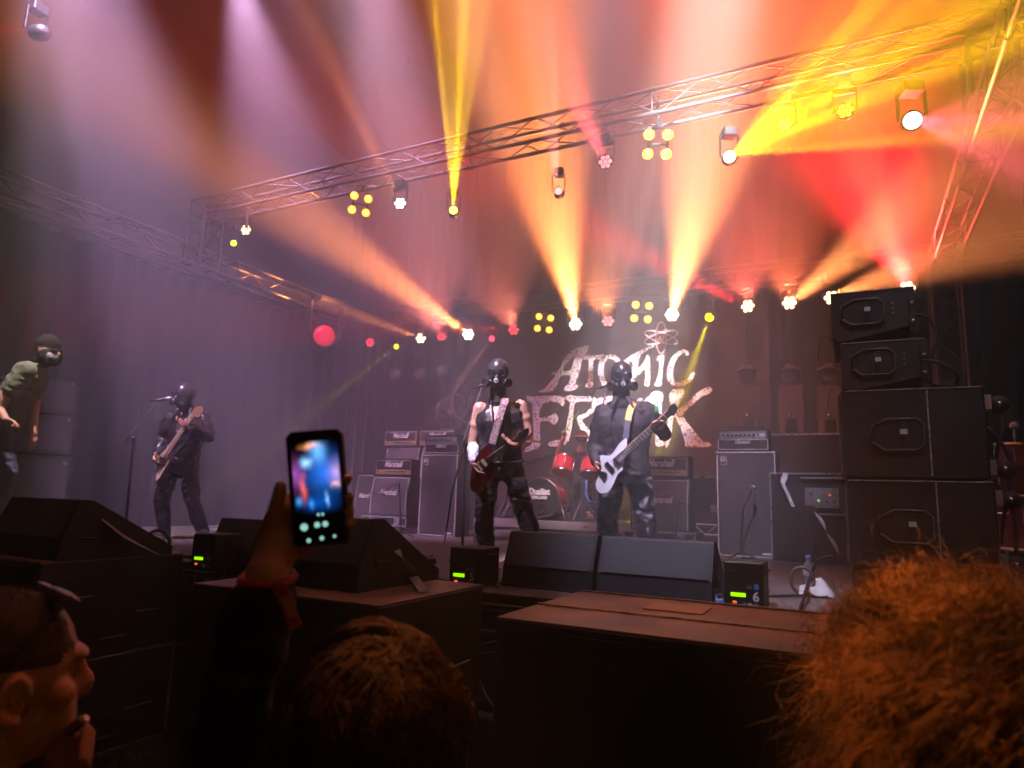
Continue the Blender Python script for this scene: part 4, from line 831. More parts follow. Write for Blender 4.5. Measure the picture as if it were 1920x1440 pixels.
for i, (z1, z0, dx) in enumerate(tops):
    t = thing('line_array_speaker', ['wedge shaped black speaker cabinet on the very top of the side stack', 'wedge shaped black speaker cabinet second from the top of the side stack'][i], 'loudspeaker', (tx0+dx, PY, z0), 0)
    w_ = tx1-tx0+.01; h_ = z1-z0-.006
    Mx = Matrix(((1, 0, 0, 0), (0, 0, 1, 0), (0, 1, 0, 0), (0, 0, 0, 1)))
    B().prism([(0, 0), (w_*.12, .0), (w_, h_*.26), (w_, h_), (0, h_)], 0, .7, Mx).build('cabinet', M_BLKPLY, t, .008)
    handle(t, w_*.38, h_*.56, .115)
    for s in range(3): B().cyl((w_*.74, .0, h_*(.5+.1*s)), (w_*.74, -.008, h_*(.5+.1*s)), .008, n=8).build('socket', M_SILVER, t)
    B().box((w_-.02, -.012, h_*.45), (.035, .02, h_*.7)).build('rigging_plate', M_BLKMET, t); B().box((.01, -.012, .04), (.03, .02, .05)).build('rigging_plate', M_BLKMET, t)
    for z in (.3, .65): B().ball((w_-.02, -.026, h_*z), .014, 8, 6).build('pin', M_STEEL, t)
    B().box((w_/2, -.001, h_-.005), (w_-.02, .008, .005)).build('worn_edge', M_EDGE, t)
    pts = [Vector((-.01, -.01, .03+.07*math.sin(a)-.02)) + Vector((-.04*(1-math.cos(a)), 0, -.03*a)) for a in [k*.5 for k in range(8)]]
    B().tube(pts, .0025, 5).build('pin_wire', M_BLKMET, t)
def cable(label, pts, r=.007, m=M_RUBBER, k=5, grp=None, name='cable'):
    pts = [Vector(p) for p in pts]; out = []
    for i in range(len(pts)-1):
        p0, p1, p2, p3 = pts[max(i-1, 0)], pts[i], pts[i+1], pts[min(i+2, len(pts)-1)]
        for q in range(k):
            t = q/k; out.append(.5*((2*p1)+(p2-p0)*t+(2*p0-5*p1+4*p2-p3)*t*t+(3*p1-p0-3*p2+p3)*t**3))
    out.append(pts[-1]); return tag(B().tube(out, r, 6).build(name, m), label, 'cable', grp)
cable('black cable looping from the topmost to the second wedge shaped speaker', [ony(1712, 590, PY-.02), ony(1740, 595, PY), ony(1757, 630, PY), ony(1748, 668, PY), ony(1735, 680, PY)], .009)
cable('black cable looping from the second wedge shaped speaker over the subwoofer', [ony(1728, 675, PY-.02), ony(1760, 680, PY-.02), ony(1792, 700, PY), ony(1790, 722, PY+.1), ony(1750, 722, PY), ony(1735, 700, PY-.02)], .011)
for i, (a, b_, c) in enumerate((((1845, 745), (1880, 775), (1872, 830)), ((1850, 800), (1893, 860), (1884, 960)), ((1862, 900), (1900, 960), (1905, 1050)))):
    cable(['cable hanging behind the casters of the upper subwoofer', 'cable hanging between the caster wheels of the side stack', 'cable hanging behind the lowest casters of the side stack'][i], [ony(*a, PY+.1), ony(*b_, PY+.1), ony(*c, PY+.1), ony(c[0]-8, c[1]+60, PY+.15)], .012)
# second drum kit waiting off to the right
d2 = thing('stored_drums', 'dark red drum shells and chrome stands stored behind the speaker stack', 'drums', (0, 0, STAGE))
def q2(px, py, Y=7.4): return ony(px, py, Y)-Vector((0, 0, STAGE))
M_DKRED = mat('dark_red_shell', (.18, .015, .03), rough=.3, scale=30, coat=.3)
for (px, py, r, h_) in ((1905, 855, .16, .2), (1880, 920, .22, .4), (1925, 980, .28, .45)):
    c = q2(px, py); o = B().lathe([(r, -h_/2), (r, h_/2)], 28, Matrix.Translation(c)).build('drum_shell', M_DKRED, d2)
    for z in (-h_/2, h_/2): B().lathe([(r*1.04, z-.012), (r*1.04, z+.012), (.0, z+.012)], 28, Matrix.Translation(c)).build('hoop', M_STEEL, o)
    for k in range(6): a = math.pi/3*k+.3; rod(o, 'lug', c+Vector((r*1.03*math.cos(a), r*1.03*math.sin(a), -h_*.3)), c+Vector((r*1.03*math.cos(a), r*1.03*math.sin(a), h_*.3)), .012, M_STEEL)
for (a, b_, r) in (((1902, 800), (1915, 960), .014), ((1898, 930), (1908, 1050), .02), ((1870, 960), (1912, 972), .014), ((1872, 985), (1918, 990), .014), ((1885, 890), (1930, 930), .012), ((1890, 1000), (1890, 1055), .02)): rod(d2, 'stand_tube', q2(*a), q2(*b_), r, M_STEEL)
B().ball(q2(1902, 798), (.04, .04, .035), 12, 8).build('beater', M_WHITEP, d2)
# ---------------------------------------------------------------- floor clutter: cables, pedals, bottles, cloth
rc = random.Random(11)
for i in range(16):
    x = rc.uniform(-5.6, -1.0); y = rc.uniform(4.04, 4.25); L_ = rc.uniform(.5, 1.3)
    cable('black cable lying along the front edge of the stage', [(x+L_*t, y+rc.uniform(-.06, .06), STAGE+.012+.006*(i % 3)) for t in (0, .2, .45, .7, 1)], .007, M_RUBBER, 4, 'cables along the stage edge')
for i, (x, y) in enumerate(((-5.35, 4.1), (-5.25, 4.06), (-4.95, 4.12), (-4.6, 4.08))):
    cable('pale cable end curling over the stage edge next to the amp box numbered 9', [(x, y+.1, STAGE+.03), (x+.06, y-.02, STAGE+.06), (x+.1, y-.1, STAGE-.02), (x+.08, y-.12, STAGE-.25)], .006, M_PIPING, 5, 'pale cable ends near the amp box')
cable('thin pale cable hanging down between the two middle subwoofers', [ony(890, 1250, 3.7), ony(905, 1290, 3.7), ony(922, 1320, 3.7), ony(935, 1335, 3.7)], .006, M_PIPING)
cable('thin pale cable sagging across the gap under the stage', [ony(880, 1225, 3.85), ony(910, 1224, 3.85), ony(945, 1218, 3.85)], .005, M_PIPING)
cable('long black cable running from the wedges across the stage floor', [onz(1330, 1062, S0+.01), onz(1365, 1050, S0+.01), onz(1410, 1045, S0+.01), onz(1430, 1040, S0+.01)], .008)
cable('black cable hanging from the microphone stand of the singer to the floor', [dep(868, 850, DG), dep(848, 920, DG), dep(842, 960, DG+.2), onz(832, 1018, S0+.01), onz(806, 1046, S0+.01)], .008)
cable('black cable looping up beside the side speaker stack', [onz(1500, 1145, S0+.01), onz(1520, 1080, S0+.12), ony(1535, 1050, 5.3), ony(1560, 1043, 5.2)], .011)
cable('black cable running from the amp box numbered 6 to the cloth', [onz(1432, 1118, S0+.01), onz(1470, 1117, S0+.01), onz(1505, 1116, S0+.012)], .008)
for i in range(14):
    p = onz(rc.uniform(1270, 1345), rc.uniform(990, 1030), S0+.012); cable('black cable heaped on the floor between the cabinets behind the bass player', [p+Vector((.2*math.sin(k*1.3+i), .12*math.cos(k*1.7+i), .006*k)) for k in range(6)], .007, M_RUBBER, 4, 'heaped cables behind the bass player')
def bottle(p, label, liquid=(.5, .55, .6), cap=(.1, .15, .6), s=1.0):
    t = thing('water_bottle', label, 'bottle', p, 0, 'clear water bottles')
    gm = mat('clear_plastic', (.55, .58, .62), rough=.12, spec=.8); gm.node_tree.nodes['Principled BSDF'].inputs['Transmission Weight'].default_value = .65
    B().lathe([(0, 0), (.033*s, .0), (.035*s, .02), (.033*s, .07), (.035*s, .08), (.035*s, .14), (.03*s, .165), (.013*s, .195), (.013*s, .21)], 18).build('body', gm, t)
    B().lathe([(.016*s, .21), (.016*s, .235), (0, .236)], 14).build('cap', mat('cap_%d' % int(cap[2]*100), cap, rough=.4), t)
    B().lathe([(.0357*s, .085), (.0357*s, .135)], 18).build('label_band', mat('band_%d' % int(cap[0]*100), (.6, .6, .65) if cap[2] > .3 else (.6, .1, .12)), t)
bottle(onz(1517, 1100, S0), 'clear water bottle with a dark blue cap near the side speaker stack', s=1.1)
bottle(at_floor(893, 1003, 8.0), 'clear water bottle with a red band beside the drum riser', cap=(.6, .6, .1), s=1.1)
cl = thing('crumpled_cloth', 'crumpled white cloth hanging in a brown ring near the amp box numbered 6', 'cloth', onz(1532, 1118, S0))
b = B(); vs_, fs = [], []
for i in range(9):
    for j in range(9):
        u_, v_ = i/8-.5, j/8-.5; h_ = .10*(1-2.6*(u_*u_+v_*v_))+.02*math.sin(9*u_+4*v_)+.015*math.sin(13*v_); vs_.append((u_*.22, v_*.2, max(.004, h_)))
for i in range(8):
    for j in range(8): a = i*9+j; fs.append((a, a+9, a+10, a+1))
b.add(vs_, fs, None, True).build('cloth', mat('white_cotton', (.7, .68, .7), rough=.9), cl)
rg = [Vector((-.09+.075*math.cos(a), -.02, .1+.09*math.sin(a))) for a in [2*math.pi*k/20 for k in range(21)]]; B().tube(rg, .012, 7).build('ring_handle', mat('brown_ring', (.1, .06, .04), rough=.4), cl)
for i, (px, py, col, w_) in enumerate(((1335, 1128, (.05, .05, .06), .1), (1350, 1140, (.1, .25, .6), .05), (1310, 1122, (.06, .05, .05), .08), (925, 1062, (.5, .5, .52), .07), (935, 1075, (.55, .5, .5), .06), (800, 1058, (.02, .02, .02), .2), (780, 1078, (.03, .02, .02), .16))):
    p = onz(px, py, S0); t = thing('effects_pedal', ['black effects pedal beside the wedge of the bass player', 'blue effects pedal close to the amp box numbered 6', 'flat dark effects pedal behind the wedge corner of the bass player', 'silver effects pedal at the feet of the singer', 'pale effects pedal at the feet of the singer behind the amp box', 'long low pedalboard left of the singer', 'pedal power box with red lamps left of the amp box numbered 5'][i], 'effects pedal', p, .2*i)
    B().box((0, .06, .025), (w_, .12, .05), None, (.94, .85)).build('housing', mat('pedal_%d' % i, col, rough=.4), t, .006)
    for k in range(3): B().cyl((-w_*.3+k*w_*.3, .09, .05), (-w_*.3+k*w_*.3, .09, .066), .009, n=8).build('knob', M_SILVER, t)
    B().cyl((0, .03, .05), (0, .03, .07), .012, n=10).build('foot_switch', M_STEEL, t)
    if i == 6:
        for k in (-1, 1): B().box((k*.04, -.002, .028), (.02, .006, .014)).build('red_lamp', glow((1, .12, .03), 3), t)
# folded towel and shoe-shaped clutter near the left guitarist
tw = thing('folded_towel', 'pale folded towel with dark trim lying beside the strapped monitor', 'towel', onz(768, 1062, S0)); B().ball((0, 0, .03), (.09, .06, .04), 14, 8).build('fold', mat('pale_towel', (.55, .55, .58), rough=.95), tw); B().ball((.03, .01, .05), (.09, .05, .03), 14, 8).build('dark_trim', M_RUBBER, tw)
tw = thing('folded_towel', 'pale folded towel in a dark case at the feet of the jacketed guitarist', 'towel', onz(290, 1022, S0)); B().ball((0, 0, .05), (.13, .08, .05), 14, 8).build('fold', mat('pale_towel', (.55, .55, .58)), tw); rg = [Vector((.19*math.cos(a), .03, .02+.13*math.sin(a))) for a in [math.pi*k/12 for k in range(13)]]; B().tube(rg, .02, 7).build('case_rim', M_RUBBER, tw)
for i, (px, py, w_, d_) in enumerate(((355, 1006, .5, .25), (410, 993, .35, .2), (470, 945, .5, .1))):
    t = thing('set_list', ['yellow lit paper sheet on the floor by the boots of the jacketed guitarist', 'pale paper sheet on the floor further from the boots', 'pale strip lying on the floor before the side curtain'][i], 'paper', onz(px, py, S0+.012) if i < 2 else at_floor(px, 945, 9.0)+Vector((0, 0, .012)))
    B().box((0, 0, 0), (w_, d_, .004)).build('sheet', mat('paper_%d' % i, ((.6, .52, .1), (.6, .62, .5), (.5, .5, .5))[i], rough=.8), t)  # each sheet has its own base colour
# grass tuft strip in the pit
gv, gf = [], []; rg_ = random.Random(5)
for i in range(3500):
    x, y = rg_.uniform(-4.9, -3.3), rg_.uniform(1.9, 3.9); h_ = rg_.uniform(.03, .09); a = rg_.uniform(0, 6.3); o_ = len(gv); dx, dy = .004*math.cos(a), .004*math.sin(a); bx, by = rg_.uniform(-.03, .03), rg_.uniform(-.03, .03)
    gv += [(x-dx, y-dy, 0), (x+dx, y+dy, 0), (x+bx, y+by, h_)]; gf.append((o_, o_+1, o_+2))
gb = B(); gb.add(gv, gf); go = gb.build('grass', mat('grass_blades', (.05, .09, .025), rough=.7, var=.5, scale=3)); go['kind'] = 'stuff'; go['label'] = 'short green grass growing in the pit beside the subwoofers'
# ---------------------------------------------------------------- people
def loft(b, secs, n=18):
    vs_, fs = [], []
    for c, ax, ay in secs:
        for k in range(n): a = 2*math.pi*k/n; vs_.append(Vector(c)+Vector(ax)*math.cos(a)+Vector(ay)*math.sin(a))
    for i in range(len(secs)-1):
        for k in range(n): fs.append((i*n+k, i*n+(k+1) % n, (i+1)*n+(k+1) % n, (i+1)*n+k))
    fs.append(tuple(range(n))[::-1]); fs.append(tuple((len(secs)-1)*n+k for k in range(n))); b.add(vs_, fs, None, True)
def capsule(b, p0, p1, r0, r1):
    b.cyl(p0, p1, r0, r1, 14); b.ball(p0, r0, 14, 9); b.ball(p1, r1, 14, 9)
def blob(name, b, m, parent, vox=.011, smooth=8, fold=None, cut=None, fac=.5):
    """fuse overlapping pieces into one continuous skin, relax it, add cloth folds"""
    me0 = b.mesh('raw'); o0 = bpy.data.objects.new('raw', me0); COL.objects.link(o0)
    rm = o0.modifiers.new('r', 'REMESH'); rm.mode = 'VOXEL'; rm.voxel_size = vox; rm.use_smooth_shade = True
    sm = o0.modifiers.new('s', 'SMOOTH'); sm.factor = fac; sm.iterations = smooth
    dg = bpy.context.evaluated_depsgraph_get(); me = bpy.data.meshes.new_from_object(o0.evaluated_get(dg)); bpy.data.objects.remove(o0); bpy.data.meshes.remove(me0)
    me.name = name; me.materials.clear(); me.materials.append(m)
    if fold or cut:
        bm = bmesh.new(); bm.from_mesh(me); bm.normal_update()
        if cut:
            bmesh.ops.delete(bm, geom=[v for v in bm.verts if cut(v.co)], context='VERTS')
        if fold:
            amp, sc, st = fold; mv = []
            for v in bm.verts:
                q = Vector((v.co.x*sc*st[0], v.co.y*sc*st[1], v.co.z*sc*st[2]))
                w_ = noise.noise(q*.35); q = q+Vector((w_, w_, w_*2.5)); d = noise.noise(q)+.35*noise.noise(q*2.1+Vector((7, 3, 1))); d = d-.25*abs(d)
                mv.append((v, v.normal*amp*d))
            for v, d in mv: v.co += d
        bm.to_mesh(me); bm.free()
    me.polygons.foreach_set('use_smooth', [True]*len(me.polygons)); me.update()
    o = bpy.data.objects.new(name, me); COL.objects.link(o); o.parent = parent; return o
def in_poly(x, y, pl):
    c = False; n = len(pl)
    for i in range(n):
        (x0, y0), (x1, y1) = pl[i], pl[(i+1) % n]
        if (y0 > y) != (y1 > y) and x < (x1-x0)*(y-y0)/(y1-y0)+x0: c = not c
    return c
def to_px(p):
    d = p-CAM; z = d.dot(_f); return 960+F_PX*d.dot(_r)/z, 720-F_PX*d.dot(_u)/z, z
def hand(b, w, d, side, grip=.9, s=1.0, thumb=None):
    """palm leaving wrist w along d, fingers curling towards side"""
    d = Vector(d).normalized(); side = Vector(side).normalized(); nrm = d.cross(side).normalized()
    c = Vector(w)+d*.05*s
    R_ = Matrix((d, nrm, side)).transposed()
    b.ball(c, (.052*s, .042*s, .02*s), 12, 8, R=R_)
    for k in range(4):
        p = c+d*.035*s+nrm*(.03-.02*k)*s; L_ = (.038, .043, .04, .03)[k]*s
        q = p+(d*math.cos(grip*.5)+side*math.sin(grip*.5))*L_; q2_ = q+(d*math.cos(grip*1.6)+side*math.sin(grip*1.6))*L_*.8; q3 = q2_+(d*math.cos(grip*2.5)+side*math.sin(grip*2.5))*L_*.6
        capsule(b, p, q, .0105*s, .0098*s); capsule(b, q, q2_, .0098*s, .009*s); capsule(b, q2_, q3, .009*s, .0078*s)
    p = c-d*.015*s+nrm*.035*s; q = p+(d*.6+nrm*.6+side*.4).normalized()*.038*s; q2_ = q+(d*.7+side*.6).normalized()*.032*s
    capsule(b, p, q, .013*s, .0115*s); capsule(b, q, q2_, .0115*s, .0095*s)
def person_rig(P, fw, W, G=1.0, LG=0.0):
    """P: joints; fw: the way the chest faces; W: half width direction. returns prim writers"""
    up = Vector((0, 0, 1)); fw = Vector(fw).normalized(); rt = Vector(W).normalized()
    def torso(b, g=0, hem=None, top=True):
        pv, wa, ch, nk = P['pelvis'], P['waist'], P['chest'], P['neck']; sl, sr = P['shL'], P['shR']; sm = (sl+sr)/2
        hwid = max(.15, (sr-sl).length/2)
        secs = []
        if hem is not None: secs.append((pv-up*hem, rt*(.17+g), fw*(.125+g)))
        secs += [(pv, rt*(.165+g), fw*(.12+g)), (wa, rt*(.148+g), fw*(.108+g)), ((wa+ch)/2, rt*(.165+g), fw*(.12+g)), (ch, rt*(.182+g), fw*(.128+g)),
                 (sm*.7+ch*.3, rt*(hwid*.95+g), fw*(.105+g)), (sm+up*.035, rt*(hwid*.62+g), fw*(.075+g)), (nk, rt*(.065+g), fw*(.065+g))]
        loft(b, [(c_, a_*(G if i_ < len(secs)-2 else 1+(G-1)*.4), d_*(1+(G-1)*.8)) for i_, (c_, a_, d_) in enumerate(secs)])
    def arm(b, s, g=0, upto=1.0):
        sh, el, wr = P['sh'+s], P['el'+s], P['wr'+s]
        capsule(b, sh, el, .064+g, .05+g); b.ball(sh*.55+el*.45, .066+g)
        if upto > .5: e = el+(wr-el)*(upto-.5)*2; capsule(b, el, e, .047+g, .047+(.034-.047)*(upto-.5)*2+g)
    def leg(b, s, g=0, g2=None):
        hp, kn, an = P['hip'+s], P['kn'+s], P['an'+s]; g2 = g if g2 is None else g2
        capsule(b, hp, kn, .09+g+LG, .064+g+LG); capsule(b, kn, kn*.45+an*.55, .062+g+LG, .058+g2+LG); capsule(b, kn*.45+an*.55, an, .058+g2+LG, .043+g2+LG)
    def foot(b, s, g=0):
        an, to = P['an'+s], P['to'+s]; capsule(b, an-up*.02, to, .045+g, .036+g); b.ball(an-up*.045-(to-an)*.18, .046+g)
    return torso, arm, leg, foot
def full_body(root, P, fw, W, m=M_SKIN, hands=(), vox=.01, G=1.0, LG=0.0):
    torso, arm, leg, foot = person_rig(P, fw, W, G, LG); b = B(); torso(b)
    for s in 'LR':
        arm(b, s); leg(b, s, -.014); foot(b, s)
    capsule(b, P['neck'], P['head']+Vector((0, 0, -.07)), .058, .055); b.ball(P['head'], (.078, .096, .118))
    for h in hands: hand(b, *h)
    return blob('body', b, m, root, vox, 4), torso, arm, leg, foot
def rel(P, o): return {k: Vector(v)-o for k, v in P.items()}
M_MASK = mat('gas_mask_rubber', (.03, .03, .033), rough=.33, scale=12, var=.25)
M_LENSG = mat('gas_mask_glass', (.03, .03, .035), rough=.06, spec=1, coat=1)
M_RING = mat('gas_mask_ring', (.09, .09, .1), rough=.25, metal=.6)
def gas_mask(root, c, look, right, s=1.0, sides=(-1, 1)):
    c = Vector(c); z = Vector(look).normalized(); x = Vector(right); x = (x-z*x.dot(z)).normalized(); y = z.cross(x)
    if y.z < 0: y = -y
    R_ = Matrix((x, y, z)).transposed(); M = Matrix.Translation(c) @ R_.to_4x4() @ Matrix.Diagonal((s, s, s, 1))
    b = B(); b.ball((0, .03, -.01), (.093, .115, .112), 18, 12, M=M); b.ball((0, -.055, .03), (.072, .07, .085), 14, 10, M=M); b.ball((0, -.03, .085), (.036, .045, .045), 12, 8, M=M)
    for k in (-1, 1): b.ball((k*.055, -.055, .055), (.036, .036, .05), 12, 8, M=M)
    capsule(b, M @ Vector((0, -.06, -.02)), M @ Vector((0, -.16, -.035)), .066*s, .07*s)
    o = blob('gas_mask', b, M_MASK, root, .008, 3)
    for k in (-1, 1):
        Q = M @ Matrix.Translation((k*.04, .025, .096)) @ Matrix.Rotation(k*.3, 4, 'Y')
        B().lathe([(.026, 0), (.037, .0), (.039, .012), (.034, .018), (.028, .014), (.026, 0)], 20, Q).build('eye_ring', M_RING, o)
        B().lathe([(.03, .008), (.015, .013), (0, .014)], 18, Q).build('eyepiece', M_LENSG, o)
        if k in sides:
            Q = M @ Matrix.Translation((k*.078, -.062, .07)) @ Matrix.Rotation(k*.75, 4, 'Y')
            B().lathe([(.026, -.03), (.028, 0), (.039, .006), (.041, .035), (.036, .042), (.028, .036), (0, .036)], 20, Q).build('filter_canister', M_MASK, o)
    for k in range(3):
        a = k*math.pi/3; pts = [M @ Vector((.022*math.cos(t)*math.cos(a)-.009*math.sin(t)*math.sin(a), -.04+.022*math.cos(t)*math.sin(a)+.009*math.sin(t)*math.cos(a), .134-.35*abs(.022*math.cos(t)))) for t in [2*math.pi*q/16 for q in range(17)]]
        B().tube(pts, .0016, 5).build('atom_emblem', M_WHITEP, o)
    return o
UPV = Vector((0, 0, 1))
camx = _r.copy()
def toward(D=1): return -_f
# ----- singer with red guitar
D0 = 6.09
def p0(x, y, d=0): return dep(x, y, D0+d)
fz = STAGE
J = dict(head=p0(934, 702, .02), neck=p0(934, 748, .04), chest=p0(936, 790, .03), waist=p0(938, 836, .03), pelvis=p0(938, 868, .04),
         shL=p0(900, 766, .04), shR=p0(976, 762, .06), elL=p0(887, 832, .05), wrL=p0(888, 868, -.19), elR=p0(990, 812, .03), wrR=p0(966, 834, -.24),
         hipL=p0(919, 880, .05), hipR=p0(960, 880, .05), knL=p0(906, 965, -.02), knR=p0(982, 958, -.03), anL=p0(914, 1040, .02), anR=p0(1012, 1040, -.02), toL=p0(918, 1052, -.2), toR=p0(1028, 1050, -.2))
for k in ('anL', 'anR'): J[k].z = fz+.09
for k in ('toL', 'toR'): J[k].z = fz+.045
O0 = Vector((J['pelvis'].x, J['pelvis'].y, fz)); J = rel(J, O0)
per = thing('person', 'singer in gas mask, black leather vest and trousers with a bandaged forearm playing red guitar', 'person', O0)
hR = (J['wrR'], p0(953, 830, -.24)-p0(966, 834, -.2), -_f*.5+Vector((-.1, 0, .6)), .9); hL = (J['wrL'], p0(893, 882, -.2)-p0(888, 868, -.14), _r*.8-_f*.2, .7)
body, torso, arm, leg, foot = full_body(per, J, -_f, camx, hands=(hR, hL), G=1.15, LG=.012)
vpoly = [(918, 742), (946, 742), (938, 770), (924, 795), (919, 770)]
def cutv(poly, dmax, O):
    def f(v):
        x, y, z = to_px(v+O); return z < dmax and in_poly(x, y, poly)
    return f
b = B(); torso(b, .016, hem=-.01); vest = blob('leather_vest', b, M_LEATHER, per, .011, 5, (.010, 11, (1, 1, .5)), cutv(vpoly, D0+.05, O0))
for k in (-1, 1):
    a_ = [p0(932-k*-0+k*(14 if k > 0 else 12), 745, -.03)-O0, p0(932+k*8, 785, -.13)-O0, p0(930+k*3, 835, -.15)-O0]; B().tube(a_, .007, 6).build('vest_hem', M_LEATHER, vest)
b = B(); loft(b, [(J['pelvis']+UPV*.03, camx*.2, -_f*.15), (J['pelvis']-UPV*.04, camx*.21, -_f*.155), (J['pelvis']-UPV*.1, camx*.195, -_f*.14)])
for s in 'LR': leg(b, s, .014, .016)
tr = blob('leather_trousers', b, M_LEATHER, per, .011, 5, (.016, 7, (1, 1, 3)))
B().tube([J['pelvis']+UPV*.02+camx*.212*math.cos(a)-_f*.16*math.sin(a) for a in [2*math.pi*k/24 for k in range(25)]], .014, 6).build('belt', M_LEATHER, tr)
for (cx, cy_) in ((968, 905), (990, 952)):
    for k in range(7): B().tube([p0(cx-9, cy_-9+k*3.2, -.105)-O0, p0(cx, cy_-7+k*3.2, -.118)-O0, p0(cx+9, cy_-9+k*3.2, -.1)-O0], .004, 5).build('knee_rib', M_LEATHER, tr)
b = B()
for s in 'LR': foot(b, s, .012)
blob('boots', b, M_RUBBER, per, .011, 4)
gas_mask(per, J['head'], -_f+Vector((-.12, 0, -.1)), camx, 1.04)
b = B(); capsule(b, J['neck']-UPV*.0, J['head']-UPV*.1, .075, .07); capsule(b, J['neck']-UPV*.01, J['neck']-UPV*.02, .085, .09); blob('neck_hood', b, mat('black_jersey', (.018, .017, .019), rough=.9), per, .01, 4, (.008, 14, (1, 1, 2)))
b = B(); capsule(b, J['elL']*.75+J['wrL']*.25, J['elL']*.1+J['wrL']*.9, .056, .044); blob('forearm_bandage', b, mat('white_bandage', (.62, .64, .72), rough=.9, scale=14, var=.35, stretch=(1, 1, 2)), per, .009, 3, (.008, 22, (1, 1, 1)))
M_STRAPP = mat('patterned_strap', (.5, .42, .4), rough=.7, col2=(.12, .03, .05), scale=55, detail=2)
def ribbon(name, pts, wid, m, parent, nrm, th=.004):
    pts = [Vector(p) for p in pts]; vs_, fs = [], []
    for i, p in enumerate(pts):
        d = (pts[min(i+1, len(pts)-1)]-pts[max(i-1, 0)]).normalized(); s = d.cross(nrm).normalized()*wid/2; n_ = Vector(nrm).normalized()*th/2
        vs_ += [p-s-n_, p+s-n_, p+s+n_, p-s+n_]
    for i in range(len(pts)-1):
        for k in range(4): a = i*4+k; c = i*4+(k+1) % 4; fs.append((a, c, c+4, a+4))
    fs += [(3, 2, 1, 0), tuple((len(pts)-1)*4+k for k in range(4))]
    return B().add(vs_, fs).build(name, m, parent)
M_STRING = M_STEEL
def guitar(label, D, body_px, body_mat, a, bb, w0, w1, nfret, head_px, head_mat, pick=None, thick=.042, dz=0, bridge=None, frets_white=M_STEEL, fb=None, strap_pts=None, strap_mat=None, extra=None, kind='guitar', inlay=False):
    O = dep(*body_px[0], D); t = thing('electric_'+kind, label, kind, O)
    Rm = Matrix((_r, _u, -_f)).transposed().to_4x4()
    def loc(px, py, d=0): return dep(px, py, D+d)-O
    Ri = Rm.inverted()
    def li(px, py, d=0): return Ri @ loc(px, py, d)
    def plate(name, poly, d0, d1, m, par, k=4, bev=.006):
        pl = smooth_poly(poly, k) if k > 1 else [Vector(q) for q in poly]
        q = [Rm.to_3x3().transposed() @ loc(v[0], v[1], 0) for v in pl]
        o = B().prism([(v.x, v.y) for v in q], q[0].z-d1, q[0].z-d0, None, True).build(name, m, par, bev, 2); o.matrix_local = Rm if par is t else Matrix(); return o
    bo = plate('body', body_px, 0, thick, body_mat, t)
    va = Vector(bb)-Vector(a); L = va.length; va /= L; n2 = Vector((va.y, -va.x))
    def ln(s, off): q = Vector(a)+va*L*s; w_ = (w0+(w1-w0)*s)/2*off; return (q.x+n2.x*w_, q.y+n2.y*w_)
    plate('neck', [ln(0, -1), ln(0, 1), ln(1, 1), ln(1, -1)], -.016, .01, body_mat if False else mat('maple_neck', (.42, .26, .13), rough=.4), t, 1, .003)
    fbd = plate('fingerboard', [ln(0, -1.02), ln(0, 1.02), ln(1, 1.02), ln(1, -1.02)], -.022, -.0162, fb or mat('ebony_board', (.03, .022, .02), rough=.4), t, 1, 0)
    for k in range(nfret):
        s = 1-(1-2**(-(k+1)/12))*1.4
        if s < .02: break
        rod(fbd, 'fret', li(*ln(s, -1), -.0235), li(*ln(s, 1), -.0235), .0016 if kind == 'guitar' else .0024, frets_white, 5)
    if inlay:
        for k in (3, 5, 7, 9, 12, 15):
            s = 1-(1-2**(-(k-.5)/12))*1.32
            if s > .05: B().ball(loc(*ln(s, 0), -.023), .006, 8, 5).build('inlay', M_WHITEP, fbd)
    br = bridge or (a[0]-va.x*L*.35, a[1]-va.y*L*.35)
    for k in range(6 if kind == 'guitar' else 5):
        o_ = (k/(5 if kind == 'guitar' else 4)-.5)*1.7; q = ln(1, o_); p_ = (br[0]+n2.x*o_*w0*.55, br[1]+n2.y*o_*w0*.55)
        rod(t, 'string', loc(*p_, -.026), loc(*q, -.026), .0011, M_STRING, 4)
    hd = plate('headstock', head_px, -.008, .008, head_mat, t, 2, .003)
    h0, h1 = Vector(head_px[0]), Vector(head_px[len(head_px)//2]); hv = (h1-h0)
    for k in range(3):
        for s in (-1, 1):
            c = Vector(bb)+va*(4+k*6); e = c+n2*s*(w1*.5+4); B().ball(li(e.x, e.y, -.004), .006, 8, 5).build('tuner', M_STEEL, hd)
    pu = mat('black_pickup', (.015, .015, .016), rough=.3)
    for s in (-.1, -.24):
        c = Vector(a)+va*L*s; h = n2*w0*.75; wv = va*w0*.28
        plate('pickup', [tuple(c-h-wv), tuple(c+h-wv), tuple(c+h+wv), tuple(c-h+wv)], -.012, .0, pu if kind != 'guitar' else pick or pu, bo, 1, .002)
    c = Vector(br); h = n2*w0*.7; wv = va*w0*.2
    plate('bridge', [tuple(c-h-wv), tuple(c+h-wv), tuple(c+h+wv), tuple(c-h+wv)], -.016, .0, M_STEEL if kind == 'guitar' else pu, bo, 1, .002)
    for k in range(3): e = Vector(br)-va*(4+5*k)+n2*(w0*(1.1+.35*k)); B().cyl(li(e.x, e.y, 0), li(e.x, e.y, -.018), .009, n=10).build('knob', pu, bo)
    return t, loc
M_REDG = mat('cherry_red_gloss', (.075, .007, .01), rough=.12, coat=1, scale=5, var=.4)
